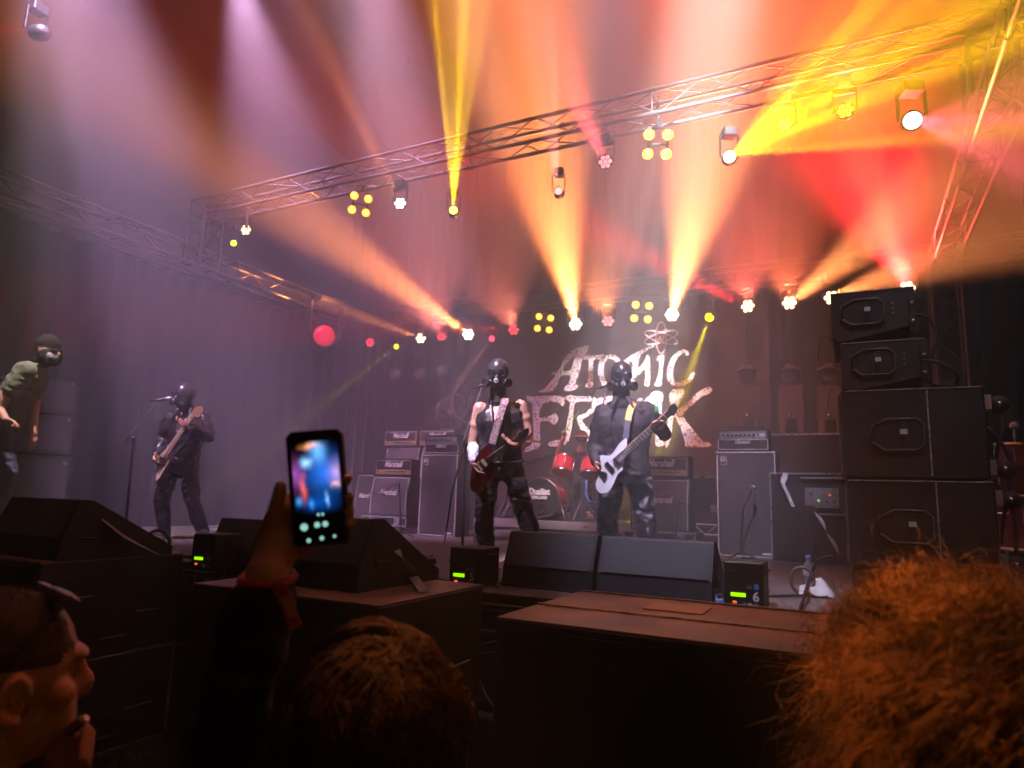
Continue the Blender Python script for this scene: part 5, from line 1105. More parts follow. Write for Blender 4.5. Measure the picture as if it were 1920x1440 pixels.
t, loc = guitar('cherry red electric guitar held by the singer in the leather vest', D0-.235, [(914, 835), (905, 842), (897, 850), (888, 868), (882, 892), (882, 915), (892, 924), (906, 920), (916, 905), (926, 892), (934, 880), (927, 868), (921, 858), (922, 842)], M_REDG,
       (914, 864), (972, 821), 11, 8.5, 20, [(971, 814), (978, 808), (990, 802), (992, 812), (984, 822), (974, 828)], M_BLKMET, pick=mat('cream_pickup', (.6, .5, .4)), bridge=(903, 873))
ribbon('guitar_strap', [p0(951, 742, .0)-O0, p0(944, 758, -.13)-O0, p0(936, 785, -.185)-O0, p0(927, 815, -.2)-O0, p0(922, 832, -.215)-O0], .062, M_STRAPP, per, -_f)
B().tube([p0(928+math.cos(a)*0, 790, -.14)-O0 for a in (0, 1)], .002, 4).build('pendant', M_STEEL, per)
# ----- bass player
def p1(x, y, d=0): return dep(x, y, D0+.03+d)
J = dict(head=p1(1165, 708, .02), neck=p1(1166, 752, .04), chest=p1(1170, 795, .03), waist=p1(1170, 845, .03), pelvis=p1(1170, 880, .04),
         shL=p1(1130, 772, .04), shR=p1(1212, 768, .05), elL=p1(1112, 838, .06), wrL=p1(1117, 866, -.18), elR=p1(1246, 815, .02), wrR=p1(1242, 802, -.25),
         hipL=p1(1147, 893, .05), hipR=p1(1196, 893, .05), knL=p1(1138, 975, -.01), knR=p1(1210, 975, -.01), anL=p1(1140, 1050), anR=p1(1215, 1050), toL=p1(1136, 1060, -.2), toR=p1(1222, 1060, -.2))
for k in ('anL', 'anR'): J[k].z = fz+.09
for k in ('toL', 'toR'): J[k].z = fz+.045
O1 = Vector((J['pelvis'].x, J['pelvis'].y, fz)); J = rel(J, O1)
per = thing('person', 'bass player in gas mask, dark military jacket and shiny patterned trousers', 'person', O1)
hR = (J['wrR'], p1(1232, 796, -.25)-p1(1242, 802, -.2), -_f*.6+_r*-.3, .9); hL = (J['wrL'], p1(1122, 884, -.2)-p1(1117, 866, -.12), _r*.8-_f*.2, .7)
body, torso, arm, leg, foot = full_body(per, J, -_f, camx, hands=(hR, hL), G=1.28, LG=.016)
M_SHIRT = mat('black_shirt', (.02, .018, .022), rough=.85, scale=30)
b = B(); torso(b, .012); blob('shirt', b, M_SHIRT, per, .012, 5, (.01, 10, (1, 1, .7)))
M_JACK = mat('dark_military_cloth', (.028, .022, .026), rough=.75, scale=14, var=.3, bump=.2, bscale=80)
jp = [(1150, 752), (1178, 752), (1172, 800), (1168, 830), (1160, 830), (1152, 800)]
b = B(); torso(b, .026, hem=.04)
for s in 'LR': arm(b, s, .014, .98)
jk = blob('jacket', b, M_JACK, per, .012, 5, (.011, 9, (1, 1, 1.6)), cutv(jp, D0+.05, O1))
for (x, y) in ((1138, 755), (1198, 762), (1140, 850), (1205, 850)): B().ball(p1(x, y, -.165)-O1, .008, 8, 5).build('button', M_STEEL, jk)
for cx in (1200,):
    B().tube([p1(cx-16, 768, -.165)-O1, p1(cx-4, 773, -.17)-O1, p1(cx+10, 768, -.16)-O1], .004, 5).build('pocket_flap', M_JACK, jk)
B().ball(p1(1200, 751, -.14)-O1, (.03, .012, .022), 12, 6).build('round_patch', mat('patch_white', (.5, .5, .5)), jk)
B().ball(p1(1231, 768, -.06)-O1, (.022, .012, .035), 12, 6).build('green_patch', mat('patch_green', (.03, .35, .05)), jk)
B().tube([p1(1148, 755, -.13)-O1, p1(1146, 785, -.17)-O1, p1(1150, 820, -.18)-O1, p1(1158, 850, -.18)-O1], .005, 5).build('zip', M_RING, jk)
b = B()
for s in (-1, 1): capsule(b, p1(1166+s*12, 748, -.05)-O1, p1(1166+s*20, 764, -.14)-O1, .03, .018)
blob('collar', b, M_JACK, jk, .01, 3)
M_TROU = mat('shiny_marbled_trousers', (.012, .012, .014), rough=.3, col2=(.35, .34, .38), scale=11, detail=6)
M_TROU.node_tree.nodes['Color Ramp'].color_ramp.elements[0].position = .52; M_TROU.node_tree.nodes['Color Ramp'].color_ramp.elements[1].position = .72
b = B(); loft(b, [(J['pelvis']+UPV*.02, camx*.225, -_f*.165), (J['pelvis']-UPV*.05, camx*.235, -_f*.17), (J['pelvis']-UPV*.11, camx*.22, -_f*.155)])
for s in 'LR': leg(b, s, .02, .03)
blob('trousers', b, M_TROU, per, .012, 5, (.02, 7, (1, 1, 2)))
b = B()
for s in 'LR': foot(b, s, .012)
blob('boots', b, M_RUBBER, per, .011, 4)
gas_mask(per, J['head'], -_f+Vector((-.02, 0, -.12)), camx, 1.06)
b = B(); capsule(b, J['neck'], J['head']-UPV*.1, .08, .072); capsule(b, J['neck']-UPV*.01, J['neck']-UPV*.03, .09, .1); blob('neck_hood', b, mat('black_jersey', (.018, .017, .019)), per, .01, 4, (.008, 14, (1, 1, 2)))
M_WHG = mat('white_bass_gloss', (.72, .74, .8), rough=.15, coat=1, var=.05)
c3 = lambda L_: [(1000+x/3, 560+y/3) for x, y in L_]
guitar('white electric bass guitar held by the masked bass player', D0-.26, c3([(525, 785), (478, 828), (440, 880), (376, 886), (384, 955), (352, 1040), (368, 1088), (412, 1090), (442, 1058), (474, 990), (503, 962), (498, 944), (466, 930), (500, 880), (522, 850)]), M_WHG,
       (1153, 866), (1255, 774), 14, 11, 22, [(1252, 767), (1262, 757), (1268, 760), (1270, 768), (1261, 780)], M_BLKMET, bridge=(1128, 889), kind='bass', frets_white=M_WHITEP, thick=.04)
ribbon('guitar_strap', [p1(1190, 752, .0)-O1, p1(1183, 765, -.17)-O1, p1(1179, 780, -.225)-O1, p1(1177, 788, -.24)-O1], .058, mat('rainbow_strap', (.8, .25, .35), col2=(.9, .75, .1), scale=14, rough=.6), per, -_f)
ribbon('guitar_strap', [p1(1177, 788, -.24)-O1, p1(1175, 805, -.255)-O1, p1(1173, 822, -.26)-O1], .05, mat('grey_strap', (.12, .12, .15), rough=.5), per, -_f)
# ----- jacketed guitarist at the side curtain
D2 = 7.9
def p2(x, y, d=0): return dep(x, y, D2+d)
fwd = (-_f*.8-_r*.6).normalized(); wid = (_r*.8-_f*.6).normalized()
J = dict(head=p2(345, 742, 0), neck=p2(348, 772, .03), chest=p2(350, 805, .03), waist=p2(346, 840, .02), pelvis=p2(340, 868, .02),
         shL=p2(322, 786, -.03), shR=p2(380, 786, .1), elL=p2(304, 826, -.02), wrL=p2(298, 850, -.18), elR=p2(392, 818, .06), wrR=p2(358, 802, -.25),
         hipL=p2(322, 878, .0), hipR=p2(354, 876, .05), knL=p2(303, 935, -.06), knR=p2(360, 938, .02), anL=p2(308, 1000, -.02), anR=p2(380, 996, .1), toL=p2(296, 1010, -.2), toR=p2(388, 1008, -.12))
zf = min(J['anL'].z, J['anR'].z)
for k in ('anL', 'anR'): J[k].z = fz+.1
for k in ('toL', 'toR'): J[k].z = fz+.05
O2 = Vector((J['pelvis'].x, J['pelvis'].y, fz)); J = rel(J, O2)
per = thing('person', 'guitarist in gas mask, black biker jacket and buckled leather trousers before the side curtain', 'person', O2)
hR = (J['wrR'], p2(347, 796, -.26)-p2(358, 802, -.2), -_f*.5-_r*.2+UPV*.3, .9); hL = (J['wrL'], p2(292, 858, -.2)-p2(298, 850, -.14), _r*.8-_f*.3, .7)
body, torso, arm, leg, foot = full_body(per, J, fwd, wid, hands=(hR, hL), G=1.2, LG=.014)
b = B(); torso(b, .01); blob('band_shirt', b, mat('black_band_shirt', (.02, .018, .02), col2=(.5, .48, .5), scale=16, rough=.8), per, .012, 5); MATS['black_band_shirt'].node_tree.nodes['Color Ramp'].color_ramp.elements[0].position = .55
b = B(); torso(b, .034, hem=-.02)
for s in 'LR': arm(b, s, .026, .97)
jk = blob('biker_jacket', b, M_LEATHER, per, .012, 5, (.02, 8, (1, 1, 1.8)), cutv([(328, 770), (352, 770), (344, 800), (334, 845), (326, 845), (330, 800)], D2+.02, O2))
b = B(); capsule(b, p2(334, 770, -.08)-O2, p2(322, 784, -.14)-O2, .03, .018); capsule(b, p2(358, 768, -.06)-O2, p2(352, 790, -.14)-O2, .03, .018); blob('collar', b, M_LEATHER, jk, .01, 3)
B().tube([p2(340, 828, -.17)-O2, p2(348, 833, -.17)-O2, p2(358, 830, -.15)-O2], .005, 5).build('pocket_zip', M_STEEL, jk)
b = B(); loft(b, [(J['pelvis']+UPV*.03, wid*.205, fwd*.155), (J['pelvis']-UPV*.04, wid*.212, fwd*.16), (J['pelvis']-UPV*.1, wid*.2, fwd*.15)])
for s in 'LR': leg(b, s, .012, .016)
tr = blob('buckled_trousers', b, mat('glossy_black_leather', (.016, .015, .018), rough=.22, scale=14, var=.4, bump=.4, bscale=30), per, .011, 5, (.016, 7, (1, 1, 3)))
for (x, y) in ((342, 898), (345, 909), (348, 920), (318, 905), (312, 920), (352, 935)): B().box((0, 0, 0), (.05, .03, .008), Matrix.Translation(p2(x, y, -.115)-O2) @ (Matrix((_r, _u, -_f)).transposed().to_4x4()) @ Matrix.Rotation(.5, 4, 'Z')).build('buckle', M_STEEL, tr, .003)
for k in range(10): B().ball(p2(366+k*.6, 885+k*9, -.07)-O2, .006, 6, 4).build('rivet', M_STEEL, tr); B().ball(p2(300+k*.3, 900+k*8, -.1)-O2, .006, 6, 4).build('rivet', M_STEEL, tr)
B().tube([J['pelvis']+UPV*.03+wid*.215*math.cos(a)+fwd*.165*math.sin(a) for a in [2*math.pi*k/24 for k in range(25)]], .018, 6).build('belt', M_LEATHER, tr); B().box((0, 0, 0), (.06, .045, .014), Matrix.Translation(p2(340, 861, -.17)-O2) @ Matrix((_r, _u, -_f)).transposed().to_4x4()).build('belt_buckle', M_STEEL, tr, .004)
b = B()
for s in 'LR': foot(b, s, .016); capsule(b, J['an'+s], J['an'+s]+(J['kn'+s]-J['an'+s])*.3, .062, .06)
blob('boots', b, M_RUBBER, per, .011, 4, (.008, 14, (1, 1, 1)))
gas_mask(per, J['head'], (-_f*.88-_r*.48+Vector((0, 0, -.05))), (_r*.88-_f*.48), 1.05)
b = B(); capsule(b, J['neck'], J['head']-UPV*.05, .078, .09); b.ball(J['head'], .1); blob('neck_hood', b, mat('black_jersey', (.018, .017, .019)), per, .01, 4)
guitar('cream angular electric guitar held upright by the jacketed guitarist', D2-.27, [(298, 858), (306, 846), (318, 842), (321, 850), (316, 866), (308, 880), (298, 897), (292, 900), (294, 880)], mat('cream_gloss', (.62, .5, .33), rough=.2, coat=.6),
       (311, 853), (363, 777), 9, 7.5, 18, [(360, 774), (368, 763), (378, 762), (382, 768), (376, 780), (367, 782)], mat('sunburst_head', (.3, .17, .1), rough=.3), bridge=(304, 866), fb=mat('pale_maple_board', (.6, .45, .3), rough=.35), frets_white=M_BLKMET)
ribbon('guitar_strap', [p2(374, 775, .02)-O2, p2(362, 800, -.13)-O2, p2(345, 830, -.17)-O2, p2(325, 850, -.17)-O2], .05, M_LEATHER, per, fwd)
# ----- crew man leaning in at the side
D3 = 6.0
def p3(x, y, d=0): return dep(x, y, D3+d)
side = _r
J = dict(head=p3(92, 655, 0), neck=p3(76, 682, .0), chest=p3(46, 728, .02), waist=p3(20, 772, .03), pelvis=p3(0, 805, .03), shL=p3(48, 694, -.16), shR=p3(66, 702, .16),
         elL=p3(-6, 762, -.24), wrL=p3(10, 786, -.26), elR=p3(62, 772, .1), wrR=p3(63, 812, .05), hipL=p3(-2, 815, -.08), hipR=p3(4, 815, .1),
         knL=p3(14, 886, -.1), knR=p3(-30, 886, .1), anL=p3(-8, 965, -.06), anR=p3(-70, 960, .1), toL=p3(20, 985, -.08), toR=p3(-40, 980, .1))
fz3 = SUBZ
for k in ('anL', 'anR'): J[k].z = fz3+.1
for k in ('toL', 'toR'): J[k].z = fz3+.05
O3 = Vector((J['pelvis'].x, J['pelvis'].y, fz3)); J = rel(J, O3)
per = thing('person', 'crew man in olive t-shirt, dark cap and skull face scarf leaning forward', 'person', O3)
body, torso, arm, leg, foot = full_body(per, J, _r, -_f, hands=((J['wrR'], Vector((.02, 0, -1)), _r*-.4+_f*.2, .5), (J['wrL'], _r+Vector((0, 0, -.3)), -_f*.2+Vector((0, 0, -.6)), 1.1)))
M_TEE = mat('olive_tee', (.17, .19, .13), rough=.85, scale=8, var=.2)
b = B(); torso(b, .026, hem=.03)
for s in 'LR': capsule(b, J['sh'+s], J['sh'+s]*.45+J['el'+s]*.55, .085, .078)
blob('t_shirt', b, M_TEE, per, .012, 5, (.022, 8, (1, 1, 1)))
b = B(); loft(b, [(J['pelvis']+UPV*.03, -_f*.17, _r*.13), (J['pelvis']-UPV*.1, -_f*.175, _r*.13)])
for s in 'LR': leg(b, s, .016, .024)
blob('jeans', b, mat('blue_denim', (.07, .08, .13), rough=.85, scale=12, var=.3), per, .012, 5, (.016, 10, (1, 1, 1.6)))
b = B()
for s in 'LR': foot(b, s, .012)
blob('shoes', b, M_RUBBER, per, .012, 4)
hd = J['head']; lk = (_r*.92+Vector((0, 0, -.18))-_f*.25).normalized()
b = B(); b.ball(hd+UPV*.035-lk*.012, (.1, .105, .1)); b.ball(hd+UPV*.02-lk*.09, (.05, .05, .04)); blob('cap', b, mat('black_knit', (.02, .016, .02), rough=.95), per, .01, 4, (.006, 22, (1, 1, 1)), lambda v: v.z < hd.z+.01+(v-hd).dot(lk)*.0)
b = B(); b.ball(hd-UPV*.06+lk*.025, (.092, .098, .088)); capsule(b, hd-UPV*.09-lk*.02, J['neck']+UPV*.02, .078, .07); sc_ = blob('face_scarf', b, mat('black_scarf', (.02, .018, .02), rough=.9), per, .01, 3, (.008, 14, (1, 1, 2)), lambda v: v.z > hd.z-.005)
b = B(); b.ball(hd-UPV*.065+lk*.058-_f*.02, (.062, .066, .06)); skl = blob('skull_print', b, mat('skull_print', (.35, .33, .38), col2=(.02, .02, .025), scale=26, rough=.9, detail=1), sc_, .008, 3, None, lambda v: v.z > hd.z-.012)
for s in (-1, 1): B().ball(hd+lk*.092-UPV*.0+(-_f)*s*.036+UPV*.002, (.03, .03, .02), 12, 7).build('sunglasses', M_LENSG, per)
b = B(); b.ball(hd+lk*.105-UPV*.03, (.02, .02, .022)); blob('nose', b, M_SKIN, per, .006, 2)
# ----- drummer
DD = ony(1085, 860, 10.15); DDp = (DD-CAM).dot(_f)
def p4(x, y, d=0): return dep(x, y, DDp+d)
J = dict(head=p4(1090, 824), neck=p4(1088, 846), chest=p4(1086, 872), waist=p4(1084, 900), pelvis=p4(1084, 925), shL=p4(1064, 860), shR=p4(1108, 860), elL=p4(1044, 858, -.1), wrL=p4(1056, 822, -.16),
         elR=p4(1118, 892, -.08), wrR=p4(1104, 905, -.25), hipL=p4(1074, 930), hipR=p4(1096, 930), knL=p4(1066, 935, -.4), knR=p4(1106, 935, -.4), anL=p4(1066, 968, -.4), anR=p4(1106, 968, -.4), toL=p4(1064, 972, -.55), toR=p4(1108, 972, -.55))
for k in ('anL', 'anR'): J[k].z = RZ+.09
for k in ('toL', 'toR'): J[k].z = RZ+.045
O4 = Vector((J['pelvis'].x, J['pelvis'].y, RZ)); J = rel(J, O4)
per = thing('person', 'drummer in a brimmed helmet with one arm raised behind the red kit', 'person', O4)
body, torso, arm, leg, foot = full_body(per, J, -_f, camx, hands=((J['wrL'], UPV, -_f, 1.2), (J['wrR'], -_f, -UPV, 1.2)), vox=.013)
b = B(); torso(b, .014); blob('vest_top', b, M_SHIRT, per, .014, 4)
b = B()
for s in 'LR': leg(b, s, .014)
blob('trousers', b, M_SHIRT, per, .014, 4)
hm = B().ball(J['head']+UPV*.05, (.105, .115, .1), 18, 10).build('helmet', mat('brown_leather_helmet', (.12, .06, .035), rough=.4), per)
B().lathe([(.1, .0), (.145, -.015), (.15, -.01), (.1, .02)], 24, Matrix.Translation(J['head']+UPV*.045)).build('brim', mat('tan_brim', (.45, .3, .16), rough=.7), hm)
for s in (-1, 1): B().lathe([(.024, 0), (.034, .01), (.03, .02), (.0, .012)], 14, Matrix.Translation(J['head']-_f*.1+camx*s*.036) @ (-_f).to_track_quat('Z', 'Y').to_matrix().to_4x4()).build('goggle', M_RING, hm)
th = thing('drum_stool', 'round black drum stool under the drummer', 'stool', O4); B().lathe([(0, .46), (.17, .46), (.18, .43), (.17, .4), (0, .4)], 20).build('seat', M_LEATHER, th)
for k in range(3): rod(th, 'leg', (0, 0, .4), (.22*math.cos(2.1*k), .22*math.sin(2.1*k), 0), .012, M_STEEL)
for i, (a, b_, m_) in enumerate(((p4(1056, 812, -.2), p4(1086, 770, -.24), glow((.2, .9, .15), .5)), (p4(1106, 904, -.28), p4(1075, 890, -.45), mat('hickory', (.6, .45, .25))))):
    d = b_-a; t = thing('drumstick', ['green drumstick raised in the hand of the drummer', 'wooden drumstick in the lowered hand of the drummer'][i], 'drumstick', a)
    B().lathe([(0, 0), (.009, .005), (.009, d.length*.7), (.005, d.length*.95), (.006, d.length), (0, d.length+.005)], 8, d.to_track_quat('Z', 'Y').to_matrix().to_4x4()).build('shaft', m_, t)
# ---------------------------------------------------------------- the crowd at the barrier
def hair_mat(name, c, c2):
    m = mat(name, c, rough=.6, col2=c2, scale=40, spec=.3); return m
def strands(name, roots, m, parent, r=.0016, sides=3):
    vs_, fs = [], []
    for pts in roots:
        L = len(pts); base = len(vs_)
        for i, p in enumerate(pts):
            d = (pts[min(i+1, L-1)]-pts[max(i-1, 0)]).normalized(); a = Vector((0, 0, 1)) if abs(d.z) < .9 else Vector((1, 0, 0)); x = a.cross(d).normalized(); y = d.cross(x); rr = r*(1-.75*i/(L-1))
            for k in range(sides): t = 2*math.pi*k/sides; vs_.append(p+x*rr*math.cos(t)+y*rr*math.sin(t))
        for i in range(L-1):
            for k in range(sides): fs.append((base+i*sides+k, base+i*sides+(k+1) % sides, base+(i+1)*sides+(k+1) % sides, base+(i+1)*sides+k))
    return B().add(vs_, fs, None, True).build(name, m, parent)
M_COAT = mat('black_hooded_top', (.012, .011, .012), rough=.95, scale=10, var=.3)
def bystander(hc, label, fwd, shoulder_w=.2, ear=True, coat=M_COAT, extra=None, vox=.008):
    """head centre hc; body under it down to the grass"""
    O = Vector((hc.x, hc.y, 0)); t = thing('person', label, 'person', O); h = hc-O; fwd = Vector(fwd).normalized(); rt = fwd.cross(UPV).normalized()
    b = B(); R_ = Matrix((rt, fwd, UPV)).transposed()
    b.ball(h+UPV*.015-fwd*.012, (.078, .098, .105), 20, 14, R=R_); b.ball(h-UPV*.06+fwd*.03, (.06, .065, .07), 16, 10, R=R_)
    b.ball(h+fwd*.1-UPV*.03, (.014, .018, .022), 10, 8, R=R_); capsule(b, h+fwd*.092+UPV*.005, h+fwd*.1-UPV*.03, .009, .012)
    b.ball(h+fwd*.085-UPV*.07, (.026, .012, .01), 10, 6, R=R_); b.ball(h+fwd*.082-UPV*.105, (.026, .02, .018), 10, 6, R=R_)
    b.ball(h+fwd*.083+UPV*.022, (.055, .016, .012), 12, 6, R=R_)
    for s in (-1, 1):
        b.ball(h+rt*s*.08-UPV*.024-fwd*.008, (.006, .015, .026), 12, 8, R=R_)
        ec = [h+rt*s*(.084+.006*max(0, -math.cos(q)))-UPV*.022-fwd*(.01-.019*math.cos(q))+UPV*.031*math.sin(q) for q in [.2+k*.62 for k in range(8)]]
        for e0, e1 in zip(ec, ec[1:]): capsule(b, e0, e1, .0052, .0052)
        b.ball(h+rt*s*.084-UPV*.05-fwd*.004, (.006, .008, .01), 10, 7, R=R_); b.ball(h+rt*s*.045+fwd*.055-UPV*.03, (.026, .024, .024), 10, 7, R=R_)
    n0 = h-UPV*.17-fwd*.03; capsule(b, h-UPV*.08-fwd*.025, n0, .056, .06)
    loft(b, [(n0+UPV*.02, rt*.065, fwd*.065), (n0-UPV*.05, rt*(shoulder_w*.8), fwd*.09), (n0-UPV*.12, rt*(shoulder_w*.95), fwd*.115), (n0-UPV*.32, rt*.17, fwd*.12), (n0-UPV*.52, rt*.15, fwd*.11), (n0-UPV*.68, rt*.165, fwd*.12)])
    hz_ = (n0-UPV*.7).z
    for s in (-1, 1):
        capsule(b, Vector((0, 0, hz_))+rt*s*.085, Vector((0, 0, hz_*.54))+rt*s*.095, .085, .06); capsule(b, Vector((0, 0, hz_*.54))+rt*s*.095, Vector((0, 0, .09))+rt*s*.1, .06, .042); capsule(b, Vector((0, 0, .045))+rt*s*.1-fwd*.05, Vector((0, 0, .04))+rt*s*.11+fwd*.16, .045, .036)
    arms = extra or {}
    for s in (-1, 1):
        sh = n0-UPV*.09+rt*s*shoulder_w
        if s in arms:
            el, wr = arms[s]; capsule(b, sh, el-O, .052, .045); capsule(b, el-O, wr-O, .045, .03)
        else: capsule(b, sh, sh-UPV*.3+rt*s*.03, .052, .044); capsule(b, sh-UPV*.3+rt*s*.03, sh-UPV*.55+fwd*.08, .044, .032); hand(b, sh-UPV*.55+fwd*.08, -UPV, -rt*s, .5)
    return t, b, h, O, fwd, rt, n0
def clothe(t, h, n0, fwd, rt, sw, arms, O, coat):
    b = B(); loft(b, [(n0-UPV*.015, rt*.075, fwd*.075), (n0-UPV*.05, rt*(sw*.84), fwd*.105), (n0-UPV*.12, rt*(sw*1.0), fwd*.13), (n0-UPV*.32, rt*.19, fwd*.14), (n0-UPV*.55, rt*.18, fwd*.135), (n0-UPV*.75, rt*.19, fwd*.14)])
    for s in (-1, 1):
        sh = n0-UPV*.09+rt*s*sw
        if s in arms: el, wr = arms[s]; capsule(b, sh, el-O, .068, .06); capsule(b, el-O, (el-O)*.12+(wr-O)*.88, .06, .05)
        else: capsule(b, sh, sh-UPV*.3+rt*s*.03, .066, .058); capsule(b, sh-UPV*.3+rt*s*.03, sh-UPV*.52+fwd*.075, .058, .048)
    o = blob('hooded_top', b, coat, t, .012, 5, (.016, 10, (1, 1, 1.4)))
    b = B(); hz_ = (n0-UPV*.7).z
    for s in (-1, 1): capsule(b, Vector((0, 0, hz_))+rt*s*.085, Vector((0, 0, hz_*.54))+rt*s*.095, .1, .075); capsule(b, Vector((0, 0, hz_*.54))+rt*s*.095, Vector((0, 0, .12))+rt*s*.1, .075, .06)
    blob('trousers', b, M_COAT, t, .014, 4); b = B()
    for s in (-1, 1): capsule(b, Vector((0, 0, .05))+rt*s*.1-fwd*.05, Vector((0, 0, .045))+rt*s*.11+fwd*.16, .055, .045)
    blob('shoes', b, M_RUBBER, t, .014, 3); return o
rh = random.Random(3)
to_stage = (_f*1+Vector((0, 0, -.0))); to_stage = Vector((to_stage.x, to_stage.y, 0)).normalized()
# --- middle person: short wavy hair, arm up with the phone
hc = dep(703, 1392, .86); wrist = dep(502, 1075, .93); elbow = dep(395, 1560, .95)
t, b, h, O, fw, rt, n0 = bystander(hc, 'person with short wavy hair seen from behind holding up a phone', to_stage, .19, extra={-1: (elbow, wrist)})
PHD = .925
def pp(x, y, d=0): return dep(x, y, PHD+d)-O
b.ball(pp(522, 1010, .03), (.03, .022, .04), 14, 10, R=Matrix((_r, -_f, _u)).transposed()); capsule(b, wrist-O, pp(525, 1020, .03), .026, .03); b.ball(pp(552, 985, .04), (.045, .016, .05), 14, 10, R=Matrix((_r, -_f, _u)).transposed())
capsule(b, pp(505, 1025, .02), pp(512, 975, .015), .0155, .0125); capsule(b, pp(512, 975, .015), pp(521, 940, .01), .0125, .011); capsule(b, pp(521, 940, .01), pp(526, 912, .004), .011, .0095)
for (y0, y1, x1) in ((960, 900, 652), (975, 936, 655), (995, 962, 656), (1008, 985, 656)):
    capsule(b, pp(560, y0, .035), pp(612, (y0+y1)/2, .036), .011, .0105); capsule(b, pp(612, (y0+y1)/2, .036), pp(645, y1+2, .025), .0105, .0095); capsule(b, pp(645, y1+2, .025), pp(x1, y1-4, .002), .0095, .008)
blob('body', b, M_SKIN, t, .0055, 4)
sl = clothe(t, h, n0, fw, rt, .19, {-1: (elbow, wrist)}, O, M_COAT)
M_HAIRB = hair_mat('brown_wavy_hair', (.035, .018, .01), (.12, .055, .025))
b = B(); b.ball(h+UPV*.02-fw*.018, (.104, .104, .112)); blob('hair_mass', b, M_HAIRB, t, .01, 2, (.008, 18, (1, 1, 1)), lambda v: (v-h).dot(fw) > .05 and v.z < h.z+.03)
rts = []
for i in range(11000):
    u_ = rh.uniform(-1, 1); a = rh.uniform(0, 2*math.pi); q = math.sqrt(1-u_*u_); nrm = Vector((q*math.cos(a), q*math.sin(a), u_))
    if nrm.z < -.55 or (nrm.dot(fw) > .6 and nrm.z < .3): continue
    p = h+UPV*.022-fw*.018+Vector((nrm.x*.104, nrm.y*.104, nrm.z*.112)); crown = (-fw*.5+UPV+rt*.25).normalized(); tg = (nrm-crown*nrm.dot(crown)*1.02); tg = tg.normalized() if tg.length > .05 else rt; tg = (tg+nrm.cross(tg)*(.6+.5*noise.noise(p*9))+UPV*-.25).normalized(); tg = (tg-nrm*tg.dot(nrm)).normalized()
    cl = noise.noise(p*20); pts = [p]; L_ = rh.uniform(.03, .085)
    for k in range(1, 7): s = k/6; pts.append(p+tg*L_*s-nrm*(L_*L_*s*s*4)+nrm*(.012*math.sin(s*2.6)*(1+cl)+.005*math.sin(s*5+cl*9))+nrm.cross(tg)*.013*math.sin(s*3.4+cl*8)+Vector((rh.gauss(0, .0007), rh.gauss(0, .0007), rh.gauss(0, .0007))))
    rts.append(pts)
strands('hair', rts, M_HAIRB, t, .0011)
# wristband
def wv(x, y, d=0): return dep(x, y, .88+d)-O
M_BAND = mat('red_festival_band', (.42, .04, .05), rough=.7, col2=(.55, .12, .1), scale=30)
wb = B().tube([pp(502, 1090, .01)+_r*.033*math.cos(a)-_f*.033*math.sin(a)+UPV*.004 for a in [2*math.pi*k/20 for k in range(21)]], .008, 6).build('wristband', M_BAND, t)
o = ribbon('wristband_tail', [wv(521, 1098), wv(532, 1115), wv(542, 1140), wv(550, 1165), wv(556, 1178)], .017, M_BAND, wb, -_f, .0015)
text('band_print', '20/80', .014, mat('orange_print', (.8, .35, .15)), wb, Matrix.Translation(wv(541, 1138, -.004)) @ Matrix((_r, _u, -_f)).transposed().to_4x4() @ Matrix.Rotation(-1.25, 4, 'Z'), depth=.0003, bold=.0004)
# phone
ph = thing('mobile_phone', 'mobile phone in black case held up with its lit screen filming the stage', 'phone', dep(595, 915, PHD))
PM = Matrix((_r, _u, -_f)).transposed().to_4x4() @ Matrix.Rotation(math.radians(4.2), 4, 'Z')
pw_, ph_ = .0765, .157
o = B().prism([(-pw_/2+.004, -ph_/2), (pw_/2-.004, -ph_/2), (pw_/2, -ph_/2+.006), (pw_/2, ph_/2-.007), (pw_/2-.007, ph_/2), (-pw_/2+.007, ph_/2), (-pw_/2, ph_/2-.007), (-pw_/2, -ph_/2+.006)], -.011, .0).build('case', M_RUBBER, ph, .0015, 2); o.matrix_local = PM
M_SCR = bpy.data.materials.new('lit_screen'); M_SCR.use_nodes = True; M_SCR.cycles.emission_sampling = 'NONE'; n_, l_ = M_SCR.node_tree.nodes, M_SCR.node_tree.links; bs = n_['Principled BSDF']
bs.inputs['Base Color'].default_value = (.01, .01, .012, 1); bs.inputs['Roughness'].default_value = .1
tc = n_.new('ShaderNodeTexCoord'); nz = n_.new('ShaderNodeTexNoise'); nz.inputs['Scale'].default_value = 70; nz.inputs['Detail'].default_value = 4; l_.new(tc.outputs['Object'], nz.inputs['Vector'])
vm = n_.new('ShaderNodeVectorMath'); vm.operation = 'MULTIPLY_ADD'; l_.new(nz.outputs['Color'], vm.inputs[0]); vm.inputs[1].default_value = (.012, .012, 0); l_.new(tc.outputs['Object'], vm.inputs[2])
acc = None
